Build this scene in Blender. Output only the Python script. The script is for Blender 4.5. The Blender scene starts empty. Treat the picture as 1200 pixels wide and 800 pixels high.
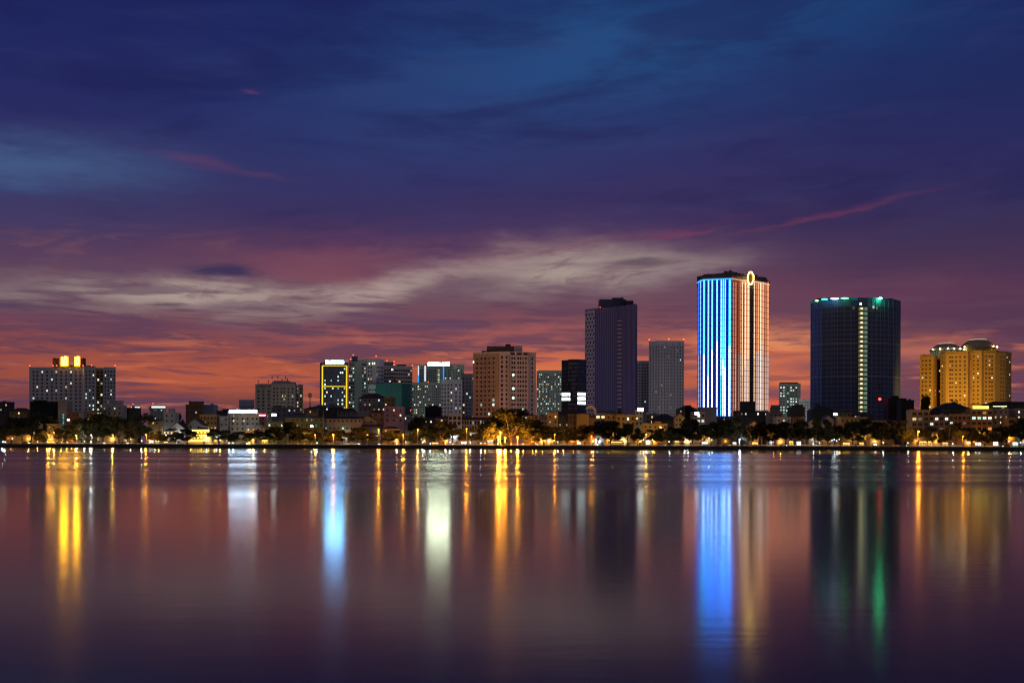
import bpy, bmesh, math, random
from math import radians, atan, cos, sin, pi
from mathutils import Vector
random.seed(7)
SC = bpy.context.scene
COL = SC.collection

# ------------------------------------------------------------------ camera
F = 1300.0          # focal length in photo pixels (photo is 1200 px wide)
CAMH = 3.0          # lens height above the lake
HOR = 520.0         # photo row of the horizon at the middle column
ROLL = 0.0033
GZ = 2.0            # quay level above the water
cam = bpy.data.cameras.new('camera'); camo = bpy.data.objects.new('camera', cam); COL.objects.link(camo)
cam.sensor_width = 36.0; cam.lens = F / 1200 * 36.0
cam.shift_y = (HOR - 400) / 1200.0
cam.clip_start = 0.5; cam.clip_end = 30000
camo.location = (0, 0, CAMH); camo.rotation_euler = (radians(90), -ROLL, 0)
SC.camera = camo

def yc(px, py): return py - (px - 600) * ROLL
def PX(px, Y): return (px - 600) / F * Y
def PZ(px, py, Y): return CAMH + (HOR - yc(px, py)) / F * Y

# ------------------------------------------------------------------ render settings
SC.render.engine = 'CYCLES'
SC.view_settings.view_transform = 'Standard'
SC.view_settings.look = 'None'
SC.view_settings.exposure = 0.0
SC.view_settings.gamma = 1.0
SC.view_settings.use_curve_mapping = False
cy = SC.cycles
cy.use_denoising = True
cy.max_bounces = 5; cy.diffuse_bounces = 2; cy.glossy_bounces = 3; cy.transmission_bounces = 2
cy.sample_clamp_indirect = 6.0
cy.use_light_tree = True
cy.filter_width = 1.2
cy.caustics_reflective = False; cy.caustics_refractive = False

# ------------------------------------------------------------------ sky (dusk, worked out in azimuth and elevation)
def lin(c):
    c = c / 255.0
    return c / 12.92 if c <= 0.04045 else ((c + 0.055) / 1.055) ** 2.4
def rgb(r, g, b): return (lin(r), lin(g), lin(b), 1.0)

W = bpy.data.worlds.new('World'); SC.world = W; W.use_nodes = True
NT = W.node_tree; NT.nodes.clear()
class G:
    """small helper that chains nodes in one tree"""
    def __init__(s, nt): s.nt = nt
    def put(s, sock, v):
        if hasattr(v, 'is_linked') or isinstance(v, bpy.types.NodeSocket): s.nt.links.new(v, sock)
        else: sock.default_value = v
    def m(s, op, a, b=None, c=None, clamp=False):
        n = s.nt.nodes.new('ShaderNodeMath'); n.operation = op; n.use_clamp = clamp
        s.put(n.inputs[0], a)
        if b is not None: s.put(n.inputs[1], b)
        if c is not None: s.put(n.inputs[2], c)
        return n.outputs[0]
    def mix(s, f, a, b):
        n = s.nt.nodes.new('ShaderNodeMix'); n.data_type = 'RGBA'
        s.put(n.inputs[0], f); s.put(n.inputs[6], a); s.put(n.inputs[7], b)
        return n.outputs[2]
    def ramp(s, f, stops, interp='B_SPLINE'):
        n = s.nt.nodes.new('ShaderNodeValToRGB'); cr = n.color_ramp; cr.interpolation = interp
        while len(cr.elements) < len(stops): cr.elements.new(0.5)
        for e, (p, c) in zip(cr.elements, stops): e.position = p; e.color = c
        s.put(n.inputs[0], f); return n.outputs[0]
    def smooth(s, x, a, b):
        n = s.nt.nodes.new('ShaderNodeMapRange'); n.interpolation_type = 'SMOOTHSTEP'
        s.put(n.inputs[0], x); n.inputs[1].default_value = a; n.inputs[2].default_value = b
        return n.outputs[0]
    def xyz(s, x, y, z):
        n = s.nt.nodes.new('ShaderNodeCombineXYZ')
        s.put(n.inputs[0], x); s.put(n.inputs[1], y); s.put(n.inputs[2], z); return n.outputs[0]
    def noise(s, vec, scale, detail=3, rough=0.55, dist=0.0):
        n = s.nt.nodes.new('ShaderNodeTexNoise'); n.inputs['Scale'].default_value = scale
        n.inputs['Detail'].default_value = detail; n.inputs['Roughness'].default_value = rough
        n.inputs['Distortion'].default_value = dist
        s.put(n.inputs['Vector'], vec); return n.outputs['Fac'], n.outputs['Color']
g = G(NT)
tc = NT.nodes.new('ShaderNodeTexCoord')
sep = NT.nodes.new('ShaderNodeSeparateXYZ'); NT.links.new(tc.outputs['Generated'], sep.inputs[0])
az = g.m('ARCTAN2', sep.outputs[0], sep.outputs[1])
el = g.m('ARCSINE', sep.outputs[2])
U = g.m('MULTIPLY', az, 13.0); V = g.m('MULTIPLY', el, 13.0)      # about 100 photo pixels per unit
wf, wc = g.noise(g.xyz(g.m('MULTIPLY', U, 0.55), g.m('MULTIPLY', V, 1.8), 3.1), 1.0, 4, 0.6)
ws = NT.nodes.new('ShaderNodeSeparateColor'); NT.links.new(wc, ws.inputs[0])
Uw = g.m('ADD', U, g.m('MULTIPLY', g.m('SUBTRACT', ws.outputs[0], 0.5), 1.5))
Vw = g.m('ADD', V, g.m('MULTIPLY', g.m('SUBTRACT', ws.outputs[1], 0.5), 0.55))
ff, fc = g.noise(g.xyz(g.m('MULTIPLY', U, 1.3), g.m('MULTIPLY', V, 6.5), 8.7), 1.0, 5, 0.62)
fs = NT.nodes.new('ShaderNodeSeparateColor'); NT.links.new(fc, fs.inputs[0])
Uw = g.m('ADD', Uw, g.m('MULTIPLY', g.m('SUBTRACT', fs.outputs[0], 0.5), 0.7)); Vw = g.m('ADD', Vw, g.m('MULTIPLY', g.m('SUBTRACT', fs.outputs[1], 0.5), 0.30))
Uf = g.m('ADD', U, g.m('MULTIPLY', g.m('SUBTRACT', fs.outputs[0], 0.5), 0.9))
Vf = g.m('ADD', V, g.m('MULTIPLY', g.m('SUBTRACT', fs.outputs[1], 0.5), 0.16))

def uv(px, py):
    a = atan((px - 600) / F); e = atan((HOR - yc(px, py)) / F * cos(a)); return a * 13, e * 13
def band(py): return (uv(600, py)[1]) / 8.0
L = [(520, (84, 58, 80)), (492, (90, 58, 72)), (474, (116, 63, 66)), (452, (146, 72, 64)), (420, (128, 67, 70)),
     (385, (108, 66, 84)), (350, (98, 68, 88)), (320, (90, 60, 88)), (290, (74, 50, 88)), (250, (55, 45, 92)),
     (200, (45, 43, 95)), (130, (35, 40, 97)), (60, (29, 38, 96)), (0, (25, 35, 92)), (-140, (19, 28, 76))]
R = [(520, (66, 56, 88)), (490, (74, 56, 86)), (470, (84, 56, 84)), (445, (98, 58, 82)), (415, (94, 55, 78)),
     (385, (76, 49, 79)), (350, (72, 46, 78)), (320, (64, 45, 79)), (290, (55, 43, 82)), (250, (45, 41, 87)),
     (200, (39, 40, 93)), (130, (29, 39, 92)), (60, (22, 35, 92)), (0, (20, 34, 90)), (-140, (17, 26, 74))]
Vn = g.m('DIVIDE', g.m('ADD', g.m('MULTIPLY', Vw, 0.5), g.m('MULTIPLY', V, 0.5)), 8.0, clamp=True)
left = g.ramp(Vn, [(band(y), rgb(*c)) for y, c in L], 'LINEAR')
right = g.ramp(Vn, [(band(y), rgb(*c)) for y, c in R], 'LINEAR')
sky = g.mix(g.smooth(U, 1.5, 4.5), left, right)

def blob(px, py, rx, ry, slope=0.0, fine=False):
    u0, v0 = uv(px, py); uu, vv = (Uf, Vf) if fine else (Uw, Vw)
    du = g.m('SUBTRACT', uu, u0)
    dv = g.m('SUBTRACT', g.m('SUBTRACT', vv, v0), g.m('MULTIPLY', du, slope)) if slope else g.m('SUBTRACT', vv, v0)
    a = g.m('DIVIDE', du, rx / 100.0); b = g.m('DIVIDE', dv, ry / 100.0)
    q = g.m('ADD', g.m('MULTIPLY', a, a), g.m('MULTIPLY', b, b))
    return g.m('POWER', 2.71828, g.m('MULTIPLY', q, -1.0))
def paint(f, amount, col):
    global sky
    sky = g.mix(g.m('MULTIPLY', f, amount, clamp=True), sky, rgb(*col))

# open blue gaps high up
paint(blob(740, 55, 300, 66, 0.10), 0.9, (26, 78, 132))
paint(blob(560, 130, 260, 70, 0.10), 0.45, (46, 68, 122))
paint(blob(20, 186, 150, 24), 0.85, (66, 92, 136))
paint(blob(30, 250, 170, 40), 0.35, (58, 66, 108))
paint(blob(130, 60, 220, 60), 0.35, (30, 34, 90))
paint(blob(1000, 90, 250, 70), 0.3, (24, 38, 92))
hi = g.smooth(V, 1.9, 2.8)
t1, _ = g.noise(g.xyz(g.m('ADD', g.m('MULTIPLY', U, 0.34), g.m('MULTIPLY', V, 0.25)), g.m('SUBTRACT', g.m('MULTIPLY', V, 1.5), g.m('MULTIPLY', U, 0.12)), 12.3), 1.0, 6, 0.6, 0.3)
paint(g.m('MULTIPLY', g.smooth(t1, 0.46, 0.66), hi), 0.55, (25, 27, 80))
t2, _ = g.noise(g.xyz(g.m('MULTIPLY', U, 0.5), g.m('SUBTRACT', g.m('MULTIPLY', V, 2.6), g.m('MULTIPLY', U, 0.2)), 21.0), 1.0, 6, 0.62, 0.3)
paint(g.m('MULTIPLY', g.smooth(t2, 0.50, 0.72), hi), 0.22, (52, 60, 108))
# rose veil under the navy deck
paint(blob(375, 316, 120, 26), 0.6, (132, 72, 86))
paint(blob(600, 300, 200, 22, 0.05), 0.35, (120, 72, 96))
paint(blob(1010, 350, 170, 26), 0.35, (116, 62, 90))
# glowing afterglow near the horizon
paint(blob(320, 436, 230, 24), 0.7, (192, 94, 64))
paint(blob(430, 395, 200, 12), 0.4, (160, 84, 84))
paint(blob(610, 405, 130, 24), 0.5, (176, 94, 88))
paint(blob(650, 440, 90, 26), 0.8, (222, 116, 74))
paint(blob(780, 424, 100, 24), 0.6, (196, 100, 84))
paint(blob(905, 436, 95, 32), 0.95, (222, 112, 68))
paint(blob(920, 400, 80, 16), 0.8, (228, 140, 96))
paint(blob(1085, 412, 60, 13), 0.75, (206, 116, 92))
paint(blob(880, 476, 100, 9), 0.95, (228, 88, 62))
# pale open band
paint(blob(60, 343, 170, 16), 0.7, (140, 124, 124))
paint(blob(245, 349, 130, 18), 0.95, (172, 153, 145))
paint(blob(475, 331, 110, 16, 0.22), 0.95, (176, 154, 148))
paint(blob(650, 317, 110, 22, 0.10), 0.95, (166, 150, 142))
paint(blob(765, 310, 85, 17, 0.10), 0.8, (146, 130, 132))
sn4, _ = g.noise(g.xyz(g.m('MULTIPLY', U, 1.1), g.m('SUBTRACT', g.m('MULTIPLY', V, 5.5), g.m('MULTIPLY', U, 0.5)), 33.0), 1.0, 6, 0.65, 0.6)
bz = g.m('MULTIPLY', g.smooth(V, 1.45, 1.7), g.m('SUBTRACT', 1.0, g.smooth(V, 2.1, 2.5)))
paint(g.m('MULTIPLY', g.m('MULTIPLY', g.smooth(sn4, 0.50, 0.64), bz), g.m('SUBTRACT', 1.0, g.smooth(U, 1.4, 2.6))), 0.6, (108, 72, 90))
# streaky dark cloud near the horizon
sn, _ = g.noise(g.xyz(g.m('MULTIPLY', U, 0.75), g.m('MULTIPLY', V, 8.0), 1.7), 1.0, 5, 0.6, 0.4)
zone = g.m('MULTIPLY', g.smooth(V, 0.2, 0.45), g.m('SUBTRACT', 1.0, g.smooth(V, 1.5, 2.1)))
paint(g.m('MULTIPLY', g.smooth(sn, 0.46, 0.60), zone), 0.8, (90, 59, 84))
sn2, _ = g.noise(g.xyz(g.m('MULTIPLY', U, 0.9), g.m('MULTIPLY', V, 9.0), 5.9), 1.0, 5, 0.6, 0.4)
paint(g.m('MULTIPLY', g.m('MULTIPLY', g.smooth(sn2, 0.54, 0.68), zone), g.m('SUBTRACT', 1.0, g.smooth(V, 0.9, 1.5))), 0.55, (214, 118, 82))
paint(blob(912, 428, 75, 13, 0, True), 0.75, (222, 116, 74))
paint(blob(900, 478, 90, 7, 0, True), 0.7, (226, 90, 60))
paint(blob(668, 444, 45, 10, 0, True), 0.7, (224, 120, 74))
# single clouds
paint(blob(266, 317, 34, 7.5, 0, True), 1.15, (60, 48, 84))
paint(blob(120, 313, 60, 4, 0, True), 0.6, (92, 62, 92))
paint(blob(10, 357, 50, 6, 0, True), 0.9, (78, 56, 84))
paint(blob(60, 346, 90, 6, -0.15, True), 0.5, (104, 74, 92))
paint(blob(140, 380, 110, 7, 0, True), 0.8, (92, 60, 86))
paint(blob(300, 360, 50, 6, 0, True), 0.8, (92, 64, 88))
paint(blob(198, 358, 18, 2.6, 0, True), 0.9, (88, 70, 84))
paint(blob(356, 349, 22, 3.5, 0, True), 0.8, (100, 70, 88))
paint(blob(540, 334, 60, 12, 0.05, True), 0.85, (104, 78, 96))
paint(blob(525, 381, 46, 6, 0, True), 0.85, (86, 62, 92))
paint(blob(430, 371, 80, 6, 0.02, True), 0.7, (100, 68, 92))
paint(blob(745, 309, 46, 4, 0.03, True), 0.9, (92, 76, 90))
paint(blob(660, 310, 30, 2, 0, True), 0.6, (108, 86, 98))
paint(blob(860, 462, 110, 8, 0, True), 1.0, (84, 62, 92))
paint(blob(1000, 426, 120, 9, 0, True), 0.7, (104, 64, 88))
# pink wisps
paint(blob(965, 252, 95, 3, 0.16, True), 0.42, (120, 54, 84))
paint(blob(690, 286, 140, 3, 0.15, True), 0.3, (112, 56, 86))
paint(blob(795, 274, 34, 3, 0.12, True), 0.5, (124, 60, 92))
paint(blob(228, 189, 42, 5, -0.12, True), 0.4, (104, 58, 94))
paint(blob(305, 204, 40, 3, -0.08, True), 0.3, (100, 58, 94))
paint(blob(300, 111, 11, 2.4, 0, True), 0.35, (118, 68, 110))
# sky behind the photographer: dull mauve counter-glow
back = g.ramp(g.m('DIVIDE', V, 16.0, clamp=True), [(0, (0.15, 0.122, 0.135, 1)), (0.3, (0.12, 0.105, 0.14, 1)), (1, (0.015, 0.024, 0.07, 1))], 'LINEAR')
sky = g.mix(g.smooth(g.m('ABSOLUTE', az), 0.9, 1.9), sky, back)
nish = NT.nodes.new('ShaderNodeTexSky'); nish.sky_type = 'NISHITA'; nish.sun_disc = False
SUN_EL = radians(1.0); SUN_AZ = radians(12.0)
nish.sun_elevation = SUN_EL; nish.sun_rotation = SUN_AZ
bg1 = NT.nodes.new('ShaderNodeBackground'); NT.links.new(sky, bg1.inputs[0]); bg1.inputs[1].default_value = 1.0
bg2 = NT.nodes.new('ShaderNodeBackground'); NT.links.new(nish.outputs[0], bg2.inputs[0]); bg2.inputs[1].default_value = 0.002
ad = NT.nodes.new('ShaderNodeAddShader'); NT.links.new(bg1.outputs[0], ad.inputs[0]); NT.links.new(bg2.outputs[0], ad.inputs[1])
wo = NT.nodes.new('ShaderNodeOutputWorld'); NT.links.new(ad.outputs[0], wo.inputs[0])
W.cycles.sampling_method = 'MANUAL'; W.cycles.sample_map_resolution = 256

# the last of the sun, far down behind the city
sd = bpy.data.lights.new('sun', 'SUN'); so = bpy.data.objects.new('sun', sd); COL.objects.link(so)
sd.energy = 0.004; sd.angle = radians(10); sd.color = (1.0, 0.55, 0.35)
so.rotation_euler = (radians(-(90 - 1.0)), 0, -SUN_AZ)
# ------------------------------------------------------------------ materials
MATS = {}
def mat(key, col, rough=0.7, var=0.25, scale=0.15, metal=0.0, spec=0.4):
    """painted / plastered / tiled surface with patchy weathering"""
    if key in MATS: return MATS[key]
    m = bpy.data.materials.new(key); m.use_nodes = True; nt = m.node_tree; h = G(nt)
    b = nt.nodes['Principled BSDF']
    t = nt.nodes.new('ShaderNodeTexCoord')
    mp = nt.nodes.new('ShaderNodeMapping'); nt.links.new(t.outputs['Object'], mp.inputs[0]); mp.inputs['Scale'].default_value = (1, 1, 0.35)
    f, _ = h.noise(mp.outputs[0], scale, 4, 0.6)
    f2, _ = h.noise(t.outputs['Object'], scale * 9, 2, 0.5)
    m2 = nt.nodes.new('ShaderNodeMapping'); nt.links.new(t.outputs['Object'], m2.inputs[0]); m2.inputs['Scale'].default_value = (1, 1, 0.05)
    f3, _ = h.noise(m2.outputs[0], scale * 6, 3, 0.6)          # rain streaks
    f = h.m('ADD', h.m('MULTIPLY', f, 0.5), h.m('ADD', h.m('MULTIPLY', f2, 0.2), h.m('MULTIPLY', f3, 0.3)))
    lo = tuple(max(0, x * (1 - var)) for x in col) + (1,); hi = tuple(min(1, x * (1 + var)) for x in col) + (1,)
    c = h.ramp(f, [(0.3, lo), (0.7, hi)], 'LINEAR')
    nt.links.new(c, b.inputs['Base Color'])
    b.inputs['Roughness'].default_value = rough; b.inputs['Metallic'].default_value = metal
    b.inputs['Specular IOR Level'].default_value = spec
    MATS[key] = m; return m
def glow(key, col, strength, sample=False, vary=0.0):
    """something that gives off light"""
    if key in MATS: return MATS[key]
    m = bpy.data.materials.new(key); m.use_nodes = True; nt = m.node_tree; nt.nodes.clear()
    e = nt.nodes.new('ShaderNodeEmission'); o = nt.nodes.new('ShaderNodeOutputMaterial'); nt.links.new(e.outputs[0], o.inputs[0])
    e.inputs[0].default_value = tuple(col) + (1,); e.inputs[1].default_value = strength
    if vary:                                                # curtains, furniture and lamps seen in a lit room
        h = G(nt); t = nt.nodes.new('ShaderNodeTexCoord'); oi = nt.nodes.new('ShaderNodeObjectInfo')
        v = nt.nodes.new('ShaderNodeVectorMath'); v.operation = 'ADD'; nt.links.new(t.outputs['Object'], v.inputs[0])
        nt.links.new(h.xyz(h.m('MULTIPLY', oi.outputs['Random'], 97.0), 0.0, 0.0), v.inputs[1])
        f, _ = h.noise(v.outputs[0], 1.1, 2, 0.6)
        r = h.m('ADD', 0.35, h.m('MULTIPLY', oi.outputs['Random'], 1.1))
        nt.links.new(h.m('MULTIPLY', h.m('MULTIPLY', r, h.m('ADD', 0.4, h.m('MULTIPLY', f, 1.2))), strength), e.inputs[1])
    m.cycles.emission_sampling = 'AUTO' if sample else 'NONE'
    MATS[key] = m; return m
def glass(key='dark_glass', col=(0.012, 0.014, 0.02), rough=0.12):
    if key in MATS: return MATS[key]
    m = bpy.data.materials.new(key); m.use_nodes = True; b = m.node_tree.nodes['Principled BSDF']
    nt = m.node_tree; h = G(nt); t = nt.nodes.new('ShaderNodeTexCoord')
    f, _ = h.noise(t.outputs['Object'], 0.8, 2)
    lo = tuple(c * 0.5 for c in col) + (1,); hi = tuple(c * 1.8 for c in col) + (1,)
    nt.links.new(h.ramp(f, [(0.3, lo), (0.7, hi)], 'LINEAR'), b.inputs['Base Color'])
    b.inputs['Roughness'].default_value = rough; b.inputs['Specular IOR Level'].default_value = 0.25
    MATS[key] = m; return m
GLASS = glass()
GLASS2 = glass('hazy_glass', (0.04, 0.042, 0.05), 0.3); CURT = mat('drawn_curtain', (0.16, 0.13, 0.1), 0.9, 0.4, 1.5)
FRAME = mat('window_frame_paint', (0.22, 0.21, 0.2), 0.6, 0.1)
LITW = glow('lit_cool_window', (0.88, 1.0, 0.86), 1.15, vary=1)
LITY = glow('lit_warm_window', (1.0, 0.72, 0.32), 1.2, vary=1)
LITG = glow('lit_green_window', (0.55, 0.95, 0.75), 1.0, vary=1)
LITD = glow('dim_lit_window', (0.8, 0.8, 0.62), 0.28, vary=1)
LITT = glow('teal_lit_window', (0.12, 0.75, 0.7), 0.55, vary=1)
REDL = glow('red_lamp', (1.0, 0.06, 0.03), 9)
DARKROOF = mat('dark_roof', (0.035, 0.033, 0.035), 0.8)
TILE = mat('clay_tile_roof', (0.09, 0.04, 0.03), 0.8)
CONC = mat('concrete', (0.25, 0.24, 0.23), 0.85)
METAL = mat('grey_metal', (0.12, 0.12, 0.125), 0.5, 0.15, metal=0.6)
DMETAL = mat('dark_metal', (0.03, 0.03, 0.032), 0.5, 0.15)

# ------------------------------------------------------------------ mesh building
class MB:
    def __init__(s): s.v = []; s.f = []; s.mi = []; s.mats = []
    def slot(s, m):
        if m not in s.mats: s.mats.append(m)
        return s.mats.index(m)
    def add(s, vs, fs, m):
        o = len(s.v); k = s.slot(m); s.v += [tuple(p) for p in vs]
        for f in fs: s.f.append(tuple(i + o for i in f)); s.mi.append(k)
    def box(s, x0, x1, y0, y1, z0, z1, m):
        s.add([(x0, y0, z0), (x1, y0, z0), (x1, y1, z0), (x0, y1, z0), (x0, y0, z1), (x1, y0, z1), (x1, y1, z1), (x0, y1, z1)],
              [(0, 3, 2, 1), (4, 5, 6, 7), (0, 1, 5, 4), (1, 2, 6, 5), (2, 3, 7, 6), (3, 0, 4, 7)], m)
    def prism(s, pts, z0, z1, m, zs=None):
        n = len(pts); zt = zs or [z1] * n
        s.add([(p[0], p[1], z0) for p in pts] + [(p[0], p[1], zt[i]) for i, p in enumerate(pts)],
              [tuple(range(n - 1, -1, -1)), tuple(range(n, 2 * n))] + [(i, (i + 1) % n, n + (i + 1) % n, n + i) for i in range(n)], m)
    def tube(s, a, b, r0, r1, m, n=8):
        a = Vector(a); b = Vector(b); d = (b - a).normalized()
        u = d.cross(Vector((0, 0, 1)) if abs(d.z) < 0.9 else Vector((1, 0, 0))).normalized(); w = d.cross(u)
        vs = []
        for c, r in ((a, r0), (b, r1)):
            for i in range(n):
                t = 2 * pi * i / n; vs.append(c + (u * cos(t) + w * sin(t)) * r)
        fs = [(i, i + n, (i + 1) % n + n, (i + 1) % n) for i in range(n)] + [tuple(range(n)), tuple(range(2 * n - 1, n - 1, -1))]
        s.add(vs, fs, m)
    def lathe(s, prof, m, n=16, c=(0, 0), sx=1, sy=1):
        vs = [(c[0] + r * sx * cos(2 * pi * i / n), c[1] + r * sy * sin(2 * pi * i / n), z) for r, z in prof for i in range(n)]
        fs = []
        for k in range(len(prof) - 1):
            for i in range(n): fs.append((k * n + i, k * n + (i + 1) % n, (k + 1) * n + (i + 1) % n, (k + 1) * n + i))
        fs.append(tuple(range(n - 1, -1, -1))); q = (len(prof) - 1) * n; fs.append(tuple(range(q, q + n)))
        s.add(vs, fs, m)
    def sphere(s, c, r, m, n=10, k=6):
        prof = [(max(1e-3, r * sin(pi * i / k)), c[2] - r * cos(pi * i / k)) for i in range(k + 1)]
        s.lathe(prof, m, n, (c[0], c[1]))
    def mesh(s, name):
        me = bpy.data.meshes.new(name); me.from_pydata(s.v, [], s.f)
        for m in s.mats: me.materials.append(m)
        me.polygons.foreach_set('material_index', s.mi); me.update(); return me
    def build(s, name, parent=None, loc=(0, 0, 0), rz=0):
        return put(name, s.mesh(name), parent, loc, rz)
def put(name, me, parent=None, loc=(0, 0, 0), rz=0):
    o = bpy.data.objects.new(name, me); COL.objects.link(o); o.location = loc; o.rotation_euler = (0, 0, rz)
    if parent: o.parent = parent
    return o
def tag(o, label=None, cat=None, group=None, kind=None):
    if label: o['label'] = label
    if cat: o['category'] = cat
    if group: o['group'] = group
    if kind: o['kind'] = kind
    return o
def thing(name, label, cat, loc, group=None, rz=0):
    return tag(put(name, None, None, loc, rz), label, cat, group)
KIDS = {}
def copy_thing(src, loc, label, scale=None, rz=0):
    c = src.copy(); COL.objects.link(c); c.location = loc; c.rotation_euler = (0, 0, rz)
    if scale: c.scale = scale
    c['label'] = label
    for ch in list(src.children):
        d = ch.copy(); COL.objects.link(d); d.parent = c
        for g2 in list(ch.children):
            e = g2.copy(); COL.objects.link(e); e.parent = d
    return c

# windows: one mesh per size and glazing, every window its own object
WM = {}
def window_mesh(w, h, pane, frame=None):
    k = (round(w, 2), round(h, 2), pane.name, frame.name if frame else '')
    if k in WM: return WM[k]
    b = MB(); t = min(0.12, w * 0.1); fr = frame or FRAME
    b.box(-w / 2 + t, w / 2 - t, -0.03, 0.2, t, h - t, pane)
    b.box(-w / 2, w / 2, -0.10, 0.2, -0.02, t, fr); b.box(-w / 2, w / 2, -0.08, 0.2, h - t, h, fr)
    b.box(-w / 2, -w / 2 + t, -0.08, 0.2, t, h - t, fr); b.box(w / 2 - t, w / 2, -0.08, 0.2, t, h - t, fr)
    if w > 1.3: b.box(-0.04, 0.04, -0.06, 0.2, t, h - t, fr)
    WM[k] = b.mesh('window'); return WM[k]
def set_windows(root, specs, cap=100, name='window'):
    """specs: (loc, rz, w, h, pane, frame, lit). Lit ones first, the first 100 as objects, any rest as one stuff part."""
    specs = sorted(specs, key=lambda q: (not q[6], -q[0][2]))
    for loc, rz, w, h, pane, fr, lit in specs[:cap]:
        o = put(name, window_mesh(w, h, pane, fr), root, loc, rz)
        if lit: o['label'] = 'brightly lit window'
    if len(specs) > cap:
        b = MB()
        for loc, rz, w, h, pane, fr, lit in specs[cap:]:
            me = window_mesh(w, h, pane, fr); c, s_ = cos(rz), sin(rz)
            vs = [(loc[0] + v.co.x * c - v.co.y * s_, loc[1] + v.co.x * s_ + v.co.y * c, loc[2] + v.co.z) for v in me.vertices]
            base = len(b.v); b.v += vs
            sl = [b.slot(m) for m in me.materials]
            for p in me.polygons:
                b.f.append(tuple(i + base for i in p.vertices)); b.mi.append(sl[p.material_index])
        tag(b.build(name, root), kind='stuff')
def pick(litp, pal):
    if random.random() < litp: return random.choice(pal), True
    return None, False

class Tower:
    """a block from the photo columns and depths of its front corners, left to right"""
    def __init__(s, name, label, pts, ytop, wall, depth=None, cat='tower', wallname='wall', refi=None, roof=True, zs=None, parapet=1.2):
        s.px = pts; P = [Vector((PX(x, Y), Y)) for x, Y in pts]
        i = refi if refi is not None else min(range(len(pts)), key=lambda k: pts[k][1])
        s.z = PZ(pts[i][0], ytop, pts[i][1]) - GZ
        n = len(P)
        kl = max(0.0, P[0].x / P[0].y) * 1.03; kr = min(0.0, P[-1].x / P[-1].y) * 1.03   # flanks taper towards the rear
        auto = depth is None
        if auto: depth = (P[-1] - P[0]).length
        back = [P[-1] + Vector((depth * kr, depth)), P[0] + Vector((depth * kl, depth))]
        if auto and n >= 3 and min(p.y for p in P[1:-1]) < min(P[0].y, P[-1].y) - 3:
            cpt = min(P[1:-1], key=lambda p: p.y); back = [P[0] + P[-1] - cpt]
        s.c = Vector((sum(p.x for p in P) / n, sum(p.y for p in P) / n + 4))
        s.P = [p - s.c for p in P]; s.all = s.P + [p - s.c for p in back]
        s.root = thing(name, label, cat, (s.c.x, s.c.y, GZ))
        s.wallmat = wall; s.win = []
        b = MB(); b.prism(s.all, -0.5, s.z, wall); s.wall = b.build(wallname, s.root)
        if roof:
            b = MB(); m = Vector((sum(p.x for p in s.all), sum(p.y for p in s.all))) / len(s.all)
            b.prism([m + (p - m) * 1.004 for p in s.all], s.z + 0.003, s.z + parapet, wall if roof is True else roof)
            b.build('parapet', s.root)
    def edge(s, i):
        a, b = s.P[i], s.P[i + 1]; d = b - a
        return a, d, math.atan2(d.y, d.x), d.length
    def at(s, i, t, z, out=0.0):
        a, d, rz, l = s.edge(i); n = Vector((d.y, -d.x)) / l; p = a + d * t + n * out
        return (p.x, p.y, z), rz
    def tx(s, i, px):
        """fraction along front edge i that shows at photo column px"""
        k = (px - 600) / F; a, d, _, _ = s.edge(i); ax, ay = a.x + s.c.x, a.y + s.c.y
        return (k * ay - ax) / (d.x - k * d.y)
    def zy(s, py, i=0, t=0.5):
        (x, y, _), _ = s.at(i, t, 0); Y = y + s.c.y; px = 600 + (x + s.c.x) / Y * F
        return PZ(px, py, Y) - GZ
    def grid(s, i, cols, w, h, pitch, top, litp=0.0, pal=None, rows=None, frame=None, zmin=4.0, dark=None, skip=0.0):
        """windows on edge i; cols = a count or a list of fractions"""
        if isinstance(cols, int): cols = [(k + 0.5) / cols for k in range(cols)]
        z = s.z - top; k = 0
        while z > zmin and (rows is None or k < rows):
            for c in cols:
                if skip and random.random() < skip: continue
                m, lit = pick(litp, pal or [LITW])
                loc, rz = s.at(i, c, z - h); s.win.append((loc, rz, w, h, m or dark or random.choice((GLASS, GLASS, GLASS, GLASS2, CURT)), frame, lit))
            z -= pitch; k += 1
    def light_at(s, i, t, z, m, w=1.6, h=1.6):
        loc, rz = s.at(i, t, z); s.win.append((loc, rz, w, h, m, None, True))
    def bands(s, i, pitch, top, th, out, m, name='floor_band', t0=0.0, t1=1.0, zmin=3.0):
        b = MB(); a, d, rz, l = s.edge(i); z = s.z - top
        while z > zmin: b.box(l * t0, l * t1, -out, 0.05, z - th, z, m); z -= pitch
        return b.build(name, s.root, (a.x, a.y, 0), rz)
    def fins(s, i, ts, w, out, m, z0=0.0, z1=None, name='pilaster'):
        b = MB(); a, d, rz, l = s.edge(i)
        for t in ts: b.box(l * t - w / 2, l * t + w / 2, -out, 0.05, z0, (z1 or s.z) - 0.05, m)
        return b.build(name, s.root, (a.x, a.y, 0), rz)
    def panel(s, i, ta, tb, z0, z1, out, m, name):
        b = MB(); a, d, rz, l = s.edge(i); b.box(l * ta, l * tb, -out, 0.05, z0, z1, m)
        return b.build(name, s.root, (a.x, a.y, 0), rz)
    def warn(s, loc, r=0.42):
        b = MB(); b.tube((0, 0, -1.6), (0, 0, 0), 0.08, 0.08, DMETAL, 6); b.sphere((0, 0, r * 0.6), r, REDL, 8, 5)
        return b.build('warning_light', s.root, loc)
    def done(s): set_windows(s.root, s.win)
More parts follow.
